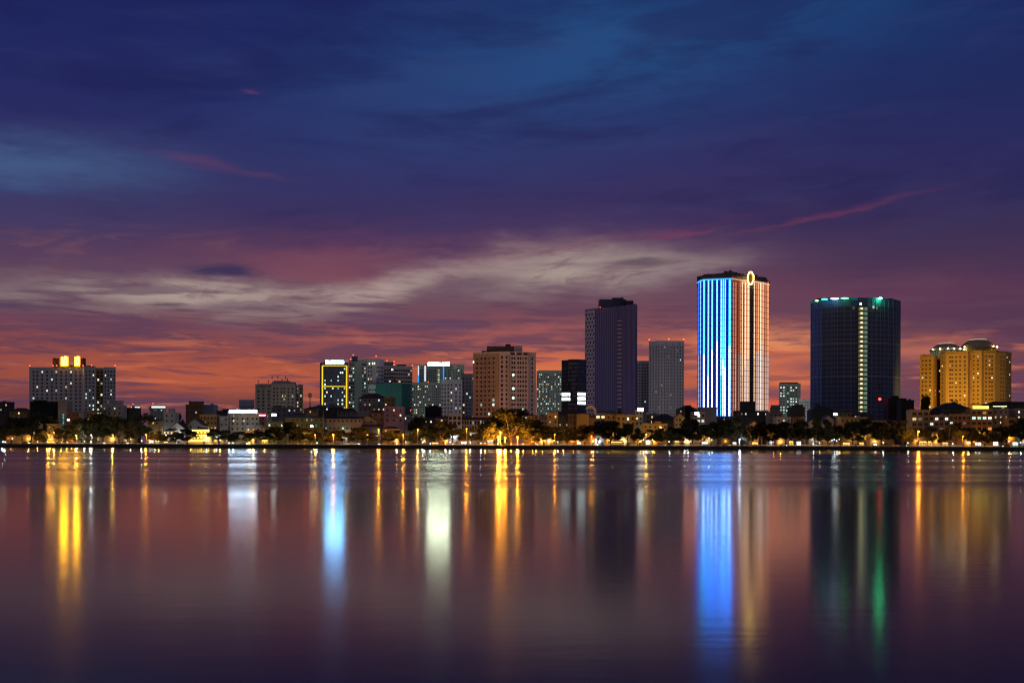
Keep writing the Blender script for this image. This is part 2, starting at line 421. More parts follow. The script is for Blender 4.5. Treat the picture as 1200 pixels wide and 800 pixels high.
# ------------------------------------------------------------------ the setting
SHORE = 640.0
def water_mat():
    m = bpy.data.materials.new('lake_water'); m.use_nodes = True; nt = m.node_tree; h = G(nt)
    b = nt.nodes['Principled BSDF']
    b.inputs['Base Color'].default_value = (0.006, 0.007, 0.012, 1); b.inputs['IOR'].default_value = 1.33; b.inputs['Specular IOR Level'].default_value = 0.22
    ge = nt.nodes.new('ShaderNodeNewGeometry'); sp = nt.nodes.new('ShaderNodeSeparateXYZ'); nt.links.new(ge.outputs['Position'], sp.inputs[0])
    x, y = sp.outputs[0], sp.outputs[1]
    n1, _ = h.noise(h.xyz(h.m('MULTIPLY', x, 0.02), h.m('MULTIPLY', y, 0.05), 0.0), 1.0, 3)
    yb = h.m('ADD', y, h.m('MULTIPLY', h.m('SUBTRACT', n1, 0.5), 26.0))
    breeze = h.smooth(yb, 62.0, 90.0)                 # a breeze ruffles the lake from about 75 m out
    calm = h.smooth(yb, 300.0, 420.0)                 # and dies away under the far bank
    n2, _ = h.noise(h.xyz(h.m('MULTIPLY', x, 0.0025), h.m('MULTIPLY', y, 0.03), 4.0), 1.0, 4, 0.6)
    streak = h.smooth(n2, 0.42, 0.66)
    rb = h.m('SUBTRACT', 0.245, h.m('MULTIPLY', streak, 0.09))
    rf = h.m('ADD', 0.05, h.m('MULTIPLY', streak, 0.15))
    far = h.m('ADD', h.m('MULTIPLY', rb, h.m('SUBTRACT', 1.0, calm)), h.m('MULTIPLY', rf, calm))
    n3, _ = h.noise(h.xyz(h.m('MULTIPLY', x, 0.03), h.m('MULTIPLY', y, 0.12), 9.0), 1.0, 3)
    near = h.m('ADD', 0.122, h.m('MULTIPLY', h.m('SUBTRACT', n3, 0.5), 0.03))
    r = h.m('ADD', h.m('MULTIPLY', near, h.m('SUBTRACT', 1.0, breeze)), h.m('MULTIPLY', far, breeze))
    nt.links.new(r, b.inputs['Roughness'])
    w1, _ = h.noise(h.xyz(h.m('MULTIPLY', x, 0.35), h.m('MULTIPLY', y, 1.3), 0.0), 1.0, 3, 0.6)
    bp = nt.nodes.new('ShaderNodeBump'); bp.inputs['Strength'].default_value = 0.03; bp.inputs['Distance'].default_value = 0.03
    nt.links.new(h.m('SUBTRACT', 0.075, h.m('MULTIPLY', h.smooth(y, 14.0, 60.0), 0.055)), bp.inputs['Strength']); nt.links.new(w1, bp.inputs['Height']); nt.links.new(bp.outputs[0], b.inputs['Normal'])
    return m
b = MB(); wm = water_mat()
b.add([(-4000, -300, 0), (4000, -300, 0), (4000, SHORE + 2, 0), (-4000, SHORE + 2, 0)], [(0, 1, 2, 3)], wm)
tag(b.build('lake_water'), kind='structure')
earth = mat('dark_earth', (0.05, 0.045, 0.035), 0.95, 0.4, 0.05)
b = MB(); b.add([(-9000, SHORE + 0.6, GZ - 0.008), (9000, SHORE + 0.6, GZ - 0.008), (9000, 16000, GZ - 0.008), (-9000, 16000, GZ - 0.008)], [(0, 1, 2, 3)], earth)
tag(b.build('ground'), kind='structure')
pav = mat('promenade_paving', (0.26, 0.24, 0.21), 0.85, 0.2, 0.4)
b = MB(); b.box(-700, 700, SHORE + 0.7, SHORE + 6, GZ - 0.1, GZ + 0.12, pav); tag(b.build('promenade'), kind='structure')
asph = mat('asphalt', (0.05, 0.05, 0.052), 0.85, 0.2, 0.4)
b = MB(); b.add([(-700, SHORE + 6.02, GZ), (700, SHORE + 6.02, GZ), (700, SHORE + 15, GZ), (-700, SHORE + 15, GZ)], [(0, 1, 2, 3)], asph); tag(b.build('lake_road'), kind='structure')
wht = mat('road_paint', (0.75, 0.75, 0.72), 0.7, 0.1)
b = MB()
for i in range(-110, 110): b.box(i * 6 - 1.5, i * 6 + 1.5, SHORE + 10.4, SHORE + 10.55, GZ + 0.002, GZ + 0.006, wht)
tag(b.build('road_marking'), kind='structure')
b = MB(); b.box(-700, 700, SHORE + 15.02, SHORE + 18, GZ - 0.1, GZ + 0.14, pav); tag(b.build('pavement'), kind='structure')

stone = mat('embankment_stone', (0.05, 0.045, 0.04), 0.9, 0.4, 0.5)
t = thing('embankment_wall', 'long dark stone embankment wall along the far edge of the lake', 'wall', (0, SHORE, 0))
b = MB(); b.prism([(-760, 0), (760, 0), (760, 1.2), (-760, 1.2)], -0.6, GZ - 0.12, stone); b.build('wall', t)
b = MB(); b.box(-760, 760, -0.15, 1.0, GZ - 0.117, GZ + 0.14, mat('coping_stone', (0.12, 0.11, 0.1), 0.85)); b.build('coping', t)
rp = mat('pale_railing_paint', (0.62, 0.58, 0.5), 0.6, 0.12)
t = thing('lakeside_railing', 'low pale lakeside railing along the embankment with added glow strips for traffic light trails', 'railing', (0, SHORE + 0.5, GZ + 0.143))
b = MB(); b.box(-400, 400, -0.09, 0.09, 0.62, 0.82, rp); b.box(-400, 400, -0.05, 0.05, 0.2, 0.3, rp); b.build('rail', t)
pm = MB(); pm.box(-0.16, 0.16, -0.16, 0.16, 0.0, 0.98, rp); pm.box(-0.2, 0.2, -0.2, 0.2, 0.983, 1.06, rp); pm = pm.mesh('post')
rest = MB(); k = 0
for i in sorted(range(-98, 99), key=abs):
    if k < 100: put('post', pm, t, (i * 4.0, 0, 0)); k += 1
    else: rest.box(i * 4 - 0.16, i * 4 + 0.16, -0.16, 0.16, 0, 0.98, rp); rest.box(i * 4 - 0.2, i * 4 + 0.2, -0.2, 0.2, 0.983, 1.06, rp)
tag(rest.build('post', t), kind='stuff')
RL = [glow('trail_glow_amber', (1.0, 0.36, 0.06), 0.85), glow('trail_glow_warm', (1.0, 0.55, 0.24), 0.9), glow('trail_glow_pale', (1.0, 0.86, 0.72), 1.1)]  # added glow standing in for the traffic's light trails
rr = random.Random(5); segs = [(0, 52, .35, 0), (54, 96, .95, 1), (96, 150, .5, 0), (165, 226, .7, 1), (226, 305, .35, 0), (305, 366, .8, 0), (383, 400, .7, 1), (400, 418, 1, 2), (420, 600, .5, 0), (600, 722, .9, 1), (722, 756, .6, 0), (756, 900, .6, 0), (900, 1000, .9, 1), (1004, 1050, .7, 0), (1065, 1190, .95, 1), (1190, 1210, .6, 0)]
n = 0
for a, e, p, c in segs:
    x = PX(a, SHORE)
    while x < PX(e, SHORE) and n < 100:
        l = rr.choice((1.7, 3.4, 3.4, 5.2))
        if rr.random() < p:
            lb = MB(); lb.box(0, l, -0.13, -0.093, 0.64, 0.80, RL[min(2, max(0, c + rr.choice((-1, 0, 0, 1))))]); lb.build('light_strip', t, (x, 0, 0)); n += 1
        x += l + rr.choice((0.3, 0.3, 0.8))

# two little marker buoys
for px, py, lab in ((827, 529, 'small dark marker buoy floating where the blue tower is mirrored'), (523, 528.5, 'small dark marker buoy floating near the bank below the tower with the white roof sign')):
    Y = CAMH * F / (yc(px, py) + 2 - HOR)
    t = thing('marker_buoy', lab, 'buoy', (PX(px, Y), Y, 0), 'marker buoys on the lake')
    b = MB(); b.lathe([(0.28, -0.2), (0.42, 0.0), (0.38, 0.18), (0.12, 0.35)], DMETAL, 12); b.build('float', t)
    b = MB(); b.tube((0, 0, 0.33), (0, 0, 0.85), 0.06, 0.05, DMETAL); b.box(-0.16, 0.16, -0.03, 0.03, 0.8, 1.05, DMETAL); b.build('pole', t)
# ------------------------------------------------------------------ high-rises
WHITE = mat('white_plaster', (0.62, 0.6, 0.6), 0.8, 0.22)
GREYW = mat('grey_plaster', (0.55, 0.54, 0.54), 0.8, 0.22)
DGREY = mat('dark_grey_plaster', (0.28, 0.28, 0.3), 0.8, 0.22)
GREENGREY = mat('green_grey_plaster', (0.4, 0.45, 0.4), 0.8, 0.22)
BEIGE = mat('beige_plaster', (0.42, 0.37, 0.31), 0.8, 0.22)
YELL = mat('yellow_plaster', (0.55, 0.38, 0.14), 0.8, 0.22)
TAN = mat('tan_plaster', (0.45, 0.32, 0.22), 0.8, 0.22)
BROWN = mat('brown_plaster', (0.2, 0.11, 0.06), 0.8, 0.22)
PINK = mat('pale_pink_plaster', (0.6, 0.5, 0.49), 0.8, 0.22)
BLUEW = mat('pale_blue_plaster', (0.36, 0.42, 0.52), 0.8, 0.22)
LILAC = mat('lilac_plaster', (0.42, 0.34, 0.55), 0.8, 0.22)
DBLUE = mat('dark_blue_cladding', (0.06, 0.07, 0.12), 0.5, 0.15)

def sign_bars(name, label, px0, px1, py0, py1, Y, m, n, frame=DMETAL, gap=0.12, seed=1):
    """lit rooftop lettering, blurred to a row of bright blocks in the photo: fat glyph blocks on a steel frame"""
    z0, z1 = PZ(px0, py1, Y), PZ(px0, py0, Y); x0, x1 = PX(px0, Y), PX(px1, Y); c = (x0 + x1) / 2
    t = thing(name, label, 'sign', (c, Y, z0 - 0.9))
    b = MB(); b.box(x0 - c, x1 - c, 0.37, 0.5, 0.0, 0.2, frame); b.box(x0 - c, x1 - c, 0.37, 0.5, z1 - z0 + 0.3, z1 - z0 + 0.5, frame)
    b.box(x0 - c - .1, x1 - c + .1, 0.305, 0.34, 0.6, z1 - z0 + 0.95, frame); b.box(x0 - c - .1, x1 - c + .1, -0.5, 0.3, 0.5, 0.58, frame)  # added back plate and tray keep the letters' spill off the wall
    for k in range(6):
        x = x0 - c + (x1 - x0) * k / 5; b.box(x - 0.1, x + 0.1, 0.35, 0.52, -0.5, z1 - z0 + 0.9, frame)
    b.build('sign_frame', t)
    rnd = random.Random(seed); w = (x1 - x0) / n; H = z1 - z0
    for k in range(n):
        b = MB(); a = x0 - c + k * w + gap * w * 0.5; e = x0 - c + (k + 1) * w - gap * w * 0.5; q = (e - a)
        top = 0.9 + H * rnd.uniform(0.86, 1.0); lo = 0.9 + H * rnd.uniform(0.0, 0.08)
        b.box(a, a + q * 0.36, 0, 0.3, lo, top, m); b.box(a + q * 0.62, e, 0, 0.3, lo, top * 0.98, m)
        b.box(a + q * 0.36, a + q * 0.62, 0, 0.3, lo + H * 0.06, lo + H * 0.4, m); b.box(a + q * 0.36, a + q * 0.62, 0, 0.3, lo + H * 0.55, top - H * 0.05, m)
        b.build('letter', t)
    return t

# 1 white slab at the far left
T = Tower('apartment_slab', 'wide white apartment slab at far left with two glowing yellow signs on its roof', [(34, 902), (97.6, 900), (98, 893), (112, 893), (112.2, 903), (121, 903), (121.2, 896), (135.3, 897)], 431, WHITE, depth=18, refi=3, parapet=1.0)
T.grid(0, [0.08, 0.15, 0.24, 0.33, 0.42, 0.5, 0.59, 0.68, 0.77, 0.86, 0.94], 1.5, 1.6, 3.05, 2.0, 0.09, [LITW, LITW, LITG, LITY])
T.grid(2, [0.2, 0.5, 0.8], 1.3, 1.5, 3.05, 2.0, 0.13, [LITW, LITG])
T.grid(4, [0.3, 0.75], 1.6, 1.7, 3.05, 2.0, 0.3, [LITW, LITY, LITG])
T.grid(6, [0.15, 0.38, 0.62, 0.87], 1.2, 1.5, 3.05, 2.0, 0.14, [LITW, LITG, LITD])
T.panel(4, 0.02, 0.98, T.z - 30, T.z - 0.3, 0.015, YELL, 'recess_light_tint')  # yellow lamplight in the recess painted as wall colour
def roofbox(T, px0, px1, py0, Y, m, name='plant_room', dep=5.0, base=None):
    z1 = PZ((px0 + px1) / 2, py0, Y) - GZ; b = MB(); x0 = PX(px0, Y) - T.c.x; x1 = PX(px1, Y) - T.c.x; y0 = Y - T.c.y
    b.box(x0, x1, y0, y0 + dep, (base if base is not None else T.z + 0.004), z1, m); return b.build(name, T.root)
for a, e, y in ((61.3, 65.8, 419.3), (94, 97.6, 419.3)): roofbox(T, a, e, y, 907, BROWN)
roofbox(T, 98, 107.5, 428.2, 905, DMETAL); roofbox(T, 66.5, 93.6, 427.6, 908, TAN)
for px, Y in ((34.5, 904), (66, 902), (97, 902), (107, 898), (134.8, 899), (61.8, 903)): T.warn((PX(px, Y) - T.c.x, Y - T.c.y, T.z + 2.2))
T.done()
SGY = glow('gold_sign_light', (1.0, 0.40, 0.0), 18, True); SGW = glow('gold_sign_core', (1.0, 0.44, 0.01), 55, True)
for a, e, lab in ((71.2, 79.1, 'larger left of the two glowing yellow square signs on the white slab roof'), (87.0, 93.0, 'smaller right of the two glowing yellow square signs on the white slab roof')):
    Y = 900; z0 = PZ(a, 429, Y); H = PZ(a, 417.4, Y) - z0; w = PX(e, Y) - PX(a, Y)
    t = thing('rooftop_sign', lab, 'sign', (PX((a + e) / 2, Y), Y, z0), 'glowing square signs on the white slab')
    b = MB(); b.prism([(-w / 2, 0), (w / 2, 0), (w / 2, 0.5), (-w / 2, 0.5)], 0, H * 0.96, SGY); b.build('backlit_panel', t)
    b = MB()
    for (u0, u1, v0, v1) in ((0.08, 0.28, 0.1, 0.9), (0.3, 0.66, 0.1, 0.4), (0.3, 0.55, 0.42, 0.68), (0.45, 0.92, 0.72, 0.97), (0.7, 0.92, 0.12, 0.5), (0.8, 0.92, 0.5, 0.7)):
        b.box(-w / 2 + w * u0, -w / 2 + w * u1, -0.25, -0.01, H * v0, H * v1, SGW)
    b.build('glyph', t)
    b = MB(); b.box(-w / 2, w / 2, 0.55, 0.8, -1.2, H * 0.9, DMETAL); b.build('sign_frame', t)

# 2 two far blocks with lit tops
for a, e, y, lab in ((153, 164, 476, 'small far block with a white lit top edge, standing just right of the white slab'), (176.5, 194.5, 475.5, 'small far green grey block with a white lit crown above the gabled houses')):
    T = Tower('apartment_block', lab, [(a, 1300), (e, 1300)], y, GREENGREY, depth=16, cat='apartment block')
    T.grid(0, 5, 1.6, 1.6, 3.2, 4.2, 0.3, [LITG, LITW, LITD]); T.panel(0, 0.05, 0.95, T.z - 2.2, T.z - 0.2, 0.25, glow('white_roof_strip', (0.85, 1, 0.9), 1.3), 'lit_cornice'); T.done()
    T.warn((-T.c.x + PX(a + 2, 1302), 0, T.z + 2.5), 0.5)

# 4 blue white signed office
T = Tower('office_block', 'grey office block behind the trees crowned by a long white neon sign', [(266.5, 722), (303.5, 720)], 484.5, GREYW, depth=14, cat='office')
T.grid(0, [0.16, 0.32, 0.48, 0.64, 0.8, 0.93], 1.2, 1.4, 3.3, 2.6, 0.0)
for px, py, m in ((273.8, 494, LITW), (286, 494, LITW), (274, 488, LITD), (268.3, 494.5, LITY)): T.light_at(0, T.tx(0, px), T.zy(py), m, 1.1, 1.2)
T.done()
BIGW = glow('white_neon', (0.5, 0.75, 1.0), 40, True)
sign_bars('neon_sign', 'long white neon sign glowing on the grey office block roof', 268.4, 300.8, 479.9, 483.8, 716, BIGW, 11, gap=0.06, seed=4)
T = Tower('apartment_block', 'small dark blue block with a battlement roof right behind the long white neon sign', [(280, 790), (298, 790)], 469.5, BLUEW, depth=12, cat='apartment block', parapet=0.6)
T.grid(0, 7, 1.0, 1.6, 3.2, 3.6, 0.0); T.bands(0, 3.2, 1.0, 0.3, 0.2, DGREY)
for k in range(5): roofbox(T, 280.3 + k * 3.7, 282.6 + k * 3.7, 468.2, 790.2, DGREY, 'battlement', 3, T.z + 0.61)
T.done()

# 5 beige mid-rise with antennas
T = Tower('apartment_block', 'beige apartment block with masts on its stepped roof, left of the yellow outlined tower', [(299, 1008), (318, 1003), (318.2, 998), (345.5, 998), (346, 1003), (354.5, 1010)], 451, BEIGE, depth=18, refi=2, cat='apartment block')
T.grid(0, [0.2, 0.5, 0.82], 2.2, 1.7, 3.15, 4.5, 0.0); T.grid(2, [0.1, 0.25, 0.42, 0.54, 0.72, 0.9], 1.6, 1.7, 3.15, 2.4, 0.03, [LITD])
T.grid(4, [0.3, 0.75], 1.7, 1.8, 3.15, 2.0, 0.35, [LITY, LITD, LITW]); T.fins(2, [0.0, 0.33, 0.62, 0.8, 1.0], 1.2, 0.5, BEIGE); T.fins(4, [0.05, 0.52, 0.97], 0.8, 0.4, YELL)
for px, py, m in ((330.7, 464.7, LITY), (333.8, 464.7, LITY), (340, 464.7, LITW), (342.7, 464.8, LITW), (348, 451.3, LITY)): T.light_at(2 if px < 346 else 4, T.tx(2 if px < 346 else 4, px), T.zy(py + 0.6), m, 1.5, 1.8)
b = MB(); cx, cyy = T.c
for a, e, y0, d in ((302, 346, 449.6, 1002), (318, 344.5, 447.5, 1001), (320, 338, 445.9, 1003)):
    b.box(PX(a, d) - cx, PX(e, d) - cx, d - cyy, d - cyy + 9, T.z - 0.4, PZ(330, y0, d) - GZ, DGREY)
b.build('stepped_roof', T.root)
for px, top in ((302.3, 445.5), (314.2, 445.5), (318.6, 440.5), (325.4, 440), (334.5, 440.3), (336.6, 443), (330.3, 443.5)):
    b = MB(); z1 = PZ(px, top, 1004) - GZ; b.tube((0, 0, T.z), (0, 0, z1), 0.12, 0.08, DMETAL, 6); b.box(-0.35, 0.35, -0.2, 0.2, z1 - 2.2, z1, mat('red_mast_paint', (0.3, 0.05, 0.04))); b.build('antenna', T.root, (PX(px, 1004) - cx, 1004 - cyy, 0))
T.done()

# 6 tower outlined in yellow light
T = Tower('hotel_tower', 'blue grey tower outlined in yellow light strips under a blue white roof sign', [(374.6, 890), (376.6, 880), (408, 880)], 425.5, DBLUE, depth=22, parapet=0.8)
YL = glow('yellow_light_strip', (1.0, 0.72, 0.02), 1.1, True)
za, zb = 2.0, T.zy(428.2, 1)
for a, e, lo, hi in ((376.9, 378.3, za, zb), (405.3, 406.7, za, zb)): T.panel(1, T.tx(1, a), T.tx(1, e), lo, hi, 0.35, YL, 'light_strip')
for y in (428.4, 452.6): T.panel(1, T.tx(1, 378.4), T.tx(1, 405.2), T.zy(y + 0.45, 1), T.zy(y - 0.45, 1), 0.35, YL, 'light_strip')
T.grid(1, [0.13, 0.2, 0.36, 0.42, 0.49, 0.62, 0.71, 0.78, 0.86], 1.3, 1.5, 3.1, 3.6, 0.34, [LITW, LITW, LITY, LITG])
T.done()
sign_bars('rooftop_sign', 'blue white glowing sign on top of the yellow outlined tower', 381.3, 402.6, 422.0, 426.4, 877, glow('blue_white_sign', (0.16, 0.5, 1.0), 75, True), 7, gap=0.05, seed=2)

# 7 grey cluster right of it
T = Tower('apartment_tower', 'dark green grey tower with scattered lit windows close right of the yellow outlined tower', [(408.3, 915), (430, 910)], 423, GREENGREY, depth=20)
T.grid(0, [0.06, 0.16, 0.26], 1.5, 1.5, 3.1, 2.0, 0.4, [LITW, LITG, LITD]); T.grid(0, [0.76, 0.88], 1.5, 1.5, 3.1, 2.0, 0.35, [LITW, LITG, LITY])
T.fins(0, [0.36, 0.7], 1.0, 0.5, GREENGREY); roofbox(T, 412.3, 418.6, 417.4, 912, DBLUE); T.warn((PX(412.3, 912) - T.c.x, 2, PZ(412, 415.5, 912) - GZ)); T.warn((PX(409.6, 914) - T.c.x, 2, T.z + 2)); T.done()
T = Tower('apartment_tower', 'tower with a bright yellow penthouse floor in the middle of the grey tower cluster', [(429.5, 902), (440, 896), (449.5, 905)], 421.8, GREYW)
T.grid(0, [0.2, 0.5], 1.4, 1.6, 3.1, 5.0, 0.2, [LITW, LITG, LITY]); T.grid(1, [0.15, 0.33, 0.5, 0.68, 0.86], 1.1, 1.6, 3.1, 5.0, 0.05, [LITD, LITG])
T.panel(0, 0.62, 0.99, 14, T.z - 6, 0.3, PINK, 'stair_panel')
for px in (432.7, 436.4, 438.6): T.light_at(0, T.tx(0, px), T.zy(427.4), glow('penthouse_light', (1.0, 0.92, 0.55), 1.6), 1.7, 2.0)
for k in range(6): roofbox(T, 422.5 + k * 4.4 + 6, 425.5 + k * 4.4 + 6, 420.4 + (k % 3) * 0.5, 904, DGREY, 'roof_turret', 4, T.z + 1.21)
T.warn((PX(439.5, 900) - T.c.x, 0, PZ(439, 417, 900) - GZ)); T.done()
T = Tower('apartment_tower', 'narrow dark tower squeezed in left of the flat capped grey tower', [(449.5, 960), (461, 962)], 425.5, DGREY, depth=18)
T.grid(0, 5, 1.3, 1.5, 3.1, 2.5, 0.06, [LITD]); T.warn((PX(452.3, 960) - T.c.x, 0, T.z + 2.4)); T.warn((PX(460.8, 960) - T.c.x, 0, T.z + 1.5)); T.done()
T = Tower('apartment_tower', 'banded grey tower with a flat dark cap behind the green netted block', [(449.8, 935), (461, 932), (483, 938)], 430, GREYW, depth=20)
T.grid(0, 4, 2.0, 1.2, 3.1, 2.0, 0.12, [LITW, LITD]); T.grid(1, 8, 1.8, 1.4, 3.1, 2.0, 0.06, [LITW, LITY]); T.bands(0, 3.1, 1.2, 0.5, 0.3, GREYW); T.bands(1, 3.1, 1.2, 0.5, 0.3, GREYW)
roofbox(T, 464, 475, 426.9, 940, DARKROOF); T.light_at(0, 0.85, T.z - 3.2, glow('white_lamp', (0.9, 1, 0.95), 5), 2.0, 2.0)
for px, z in ((482.8, 1.5), (461, 2.2)): T.warn((PX(px, 938) - T.c.x, 0, T.z + z))
T.done()
T = Tower('scaffolded_block', 'squat block wrapped in dark green construction netting', [(440, 862), (470.5, 856), (481, 862)], 449.8, mat('green_netting', (0.016, 0.085, 0.08), 0.9, 0.2, 0.3), depth=20, cat='construction site', parapet=0.5)
NETL = mat('green_netting_seam', (0.02, 0.05, 0.05), 0.9)
T.bands(0, 3.4, 2.0, 0.15, 0.06, NETL, 'net_seam'); T.bands(1, 3.4, 2.0, 0.15, 0.06, NETL, 'net_seam'); T.fins(0, [0.2, 0.4, 0.6, 0.8], 0.15, 0.07, NETL, name='net_seam')
b = MB(); cx, cyy = T.c
for a, e in (((455, 449), (463, 444)), ((463, 444), (463, 449)), ((455, 449), (460, 449))): b.tube((PX(a[0], 870) - cx, 870 - cyy, PZ(a[0], a[1], 870) - GZ), (PX(e[0], 870) - cx, 870 - cyy, PZ(e[0], e[1], 870) - GZ), 0.3, 0.3, DMETAL, 6)
b.build('hoist_frame', T.root); T.warn((PX(480.5, 862) - cx, -1, PZ(480.5, 481, 861) - GZ), 0.6)
T.done()
T = Tower('apartment_block', 'low pale block showing between the penthouse tower and the netted block', [(431.5, 880), (441.5, 880)], 452.5, GREENGREY, depth=14, cat='apartment block')
T.grid(0, 3, 1.6, 1.4, 3.1, 2.0, 0.05, [LITD]); T.done()

# 9 signed tower group
T = Tower('office_tower', 'far grey green tower with a white roof sign and blue and white light strips', [(489.2, 1302), (543.8, 1300)], 428.3, GREENGREY, depth=30)
WS = glow('white_light_strip', (0.9, 0.9, 1.0), 0.9, True); BS = glow('blue_light_strip', (0.02, 0.3, 1.0), 1.3, True)
for a, e, y0, y1, m in ((489.5, 490.6, 428.5, 439.5, WS), (489.5, 490.6, 439.7, 448, BS), (497.1, 498.8, 428.5, 446.5, WS), (519, 520, 429.5, 447.5, BS)):
    T.panel(0, T.tx(0, a), T.tx(0, e), T.zy(y1), T.zy(y0), 0.5, m, 'light_strip')
for k in range(7): T.light_at(0, T.tx(0, 513.8), T.zy(434.2 + k * 2.8), LITG if k % 3 else LITY, 2.4, 1.4)
T.grid(0, [0.06, 0.1, 0.21, 0.26, 0.3, 0.34, 0.38, 0.6, 0.66, 0.7, 0.78, 0.83, 0.88, 0.94], 1.6, 1.5, 3.0, 5.0, 0.09, [LITW, LITY, LITG])
T.done()
sign_bars('rooftop_sign', 'warm white glowing roof sign on the far tower with blue light strips', 501, 526.5, 424.3, 428.3, 1296, glow('warm_white_sign', (0.85, 1.0, 0.68), 55, True), 6, gap=0.05, seed=3)
T = Tower('apartment_block', 'pale green apartment block with many lit windows in front of the signed far tower', [(480.5, 1252), (508, 1248), (516.5, 1254)], 449.3, GREENGREY, depth=22, cat='apartment block')
T.grid(0, 13, 1.4, 1.5, 2.95, 2.4, 0.2, [LITW, LITY, LITG], skip=0.1); T.grid(1, 4, 1.4, 1.5, 2.95, 2.4, 0.1, [LITW]); T.warn((0, -6, T.z + 1.5)); T.done()
T = Tower('apartment_block', 'grey block with square dark windows immediately left of the warm brown tower block pair', [(516.3, 885), (531, 880), (541.5, 884)], 446.5, GREYW, depth=18, cat='apartment block')
T.grid(0, [0.12, 0.35, 0.6, 0.85], 1.3, 1.6, 3.05, 2.2, 0.12, [LITY, LITW]); T.grid(1, [0.3, 0.75], 1.3, 1.6, 3.05, 2.2, 0.12, [LITW, LITY]); T.done()
T = Tower('apartment_block', 'dark grey block half hidden by the warm brown tower at its right', [(541, 905), (556, 903)], 439.3, DGREY, depth=18, cat='apartment block')
T.grid(0, [0.15, 0.4, 0.65, 0.9], 1.4, 1.5, 3.05, 2.2, 0.12, [LITY, LITG, LITW]); T.done()

# 10 warm brown and pink tower
T = Tower('residential_tower', 'warm tan and pale pink residential tower above the orange lit tree', [(554, 800), (585, 790), (597, 788), (597.5, 791), (618.5, 793), (619, 796), (627.8, 799)], 413.5, PINK, depth=20, refi=2)
T.panel(0, 0.0, 1.0, 0, T.z + 0.9, 0.015, TAN, 'sodium_tinted_facade')  # left face tinted for the sodium light falling on it
T.grid(0, [0.16, 0.32, 0.47, 0.62, 0.78], 1.7, 1.9, 3.3, 2.6, 0.04, [LITW, LITG]); T.fins(0, [0.08, 0.24, 0.4, 0.55, 0.7, 0.86, 0.96], 0.6, 0.5, TAN)
T.grid(1, [0.25, 0.72], 1.8, 2.1, 3.3, 2.0, 0.0); T.grid(3, [0.12, 0.25, 0.45, 0.58, 0.72, 0.88], 1.3, 1.7, 3.3, 2.6, 0.03, [LITG, LITW]); T.grid(5, [0.5], 1.3, 1.9, 3.3, 2.4, 0.0)
for i in (1, 3, 5): T.bands(i, 3.3, 1.2, 0.25, 0.22, PINK)
T.fins(3, [0.0, 0.36, 0.66, 1.0], 0.5, 0.4, PINK)
T.panel(1, 0.78, 1.0, 0, T.z - 1, 0.3, TAN, 'tan_pilaster')
for px, py in ((601.3, 441.2), (601.3, 457), (601.3, 468)): T.light_at(3, T.tx(3, px), T.zy(py, 3), glow('bright_green_white', (0.8, 1, 0.85), 1.8), 1.9, 2.3)
T.light_at(0, 0.02, T.zy(425), glow('white_lamp', (0.9, 1, 0.95), 5), 1.0, 1.6)
for a, e in ((598, 603), (605, 611.5), (613, 618)): T.panel(3, T.tx(3, a), T.tx(3, e), T.zy(416.4, 3), T.zy(413.2, 3) - 0.0, 0.15, DMETAL, 'roof_grille')
roofbox(T, 564, 592.5, 411, 799, DARKROOF, 'roof_slab'); roofbox(T, 570, 602.5, 405.5, 801, BROWN); roofbox(T, 602.7, 611.8, 405, 799, PINK); roofbox(T, 592, 598, 403, 802.5, DARKROOF, 'roof_tank', 3)
for k in range(3): roofbox(T, 573 + k * 3, 574.5 + k * 3, 410, 800.6, BLUEW, 'roof_louvre', 0.3, T.z + 3)
T.done()
# 11
T = Tower('apartment_block', 'grey green block thick with small lit windows right of the warm tan tower', [(629, 1302), (657.5, 1300)], 435, GREENGREY, depth=25, cat='apartment block')
T.grid(0, 14, 1.3, 1.4, 2.85, 3.0, 0.28, [LITW, LITW, LITY, LITG], skip=0.12); T.fins(0, [0, 0.25, 0.5, 0.75, 1], 0.6, 0.4, GREENGREY); T.warn((PX(629.5, 1300) - T.c.x, -2, T.z + 1.2)); T.done()
# 12 dark pair with bright windows
SHOP = glow('bright_office_light', (0.85, 1.0, 0.97), 2.4)
DARKW = mat('charcoal_cladding', (0.045, 0.035, 0.04), 0.6, 0.2)
T = Tower('office_tower', 'dark charcoal office block with bright white lower floors beside the purple tower', [(657.8, 912), (665.5, 908), (665.8, 902), (676, 900), (687, 905)], 421.5, DARKW, depth=20, refi=3, parapet=0.5)
T.grid(2, 6, 1.1, 2.0, 3.3, 2.0, 0.0, dark=mat('grey_blind', (0.2, 0.16, 0.19)), skip=0.25); T.grid(0, 3, 1.4, 1.6, 3.3, 5.5, 0.0); T.grid(3, 4, 1.4, 1.6, 3.3, 2, 0.0)
for py in (463.7, 469.2): T.panel(0, 0.05, 0.98, T.zy(py, 0), T.zy(py - 3.7, 0), 0.12, SHOP, 'lit_office_window'); T.panel(2, 0.02, 0.22, T.zy(py, 2), T.zy(py - 3.7, 2), 0.12, SHOP, 'lit_office_window')
for py in (463.5, 468.7, 473.8): T.panel(3, 0.06, 0.9, T.zy(py, 3), T.zy(py - 3.6, 3), 0.12, SHOP, 'lit_office_window')
T.done()
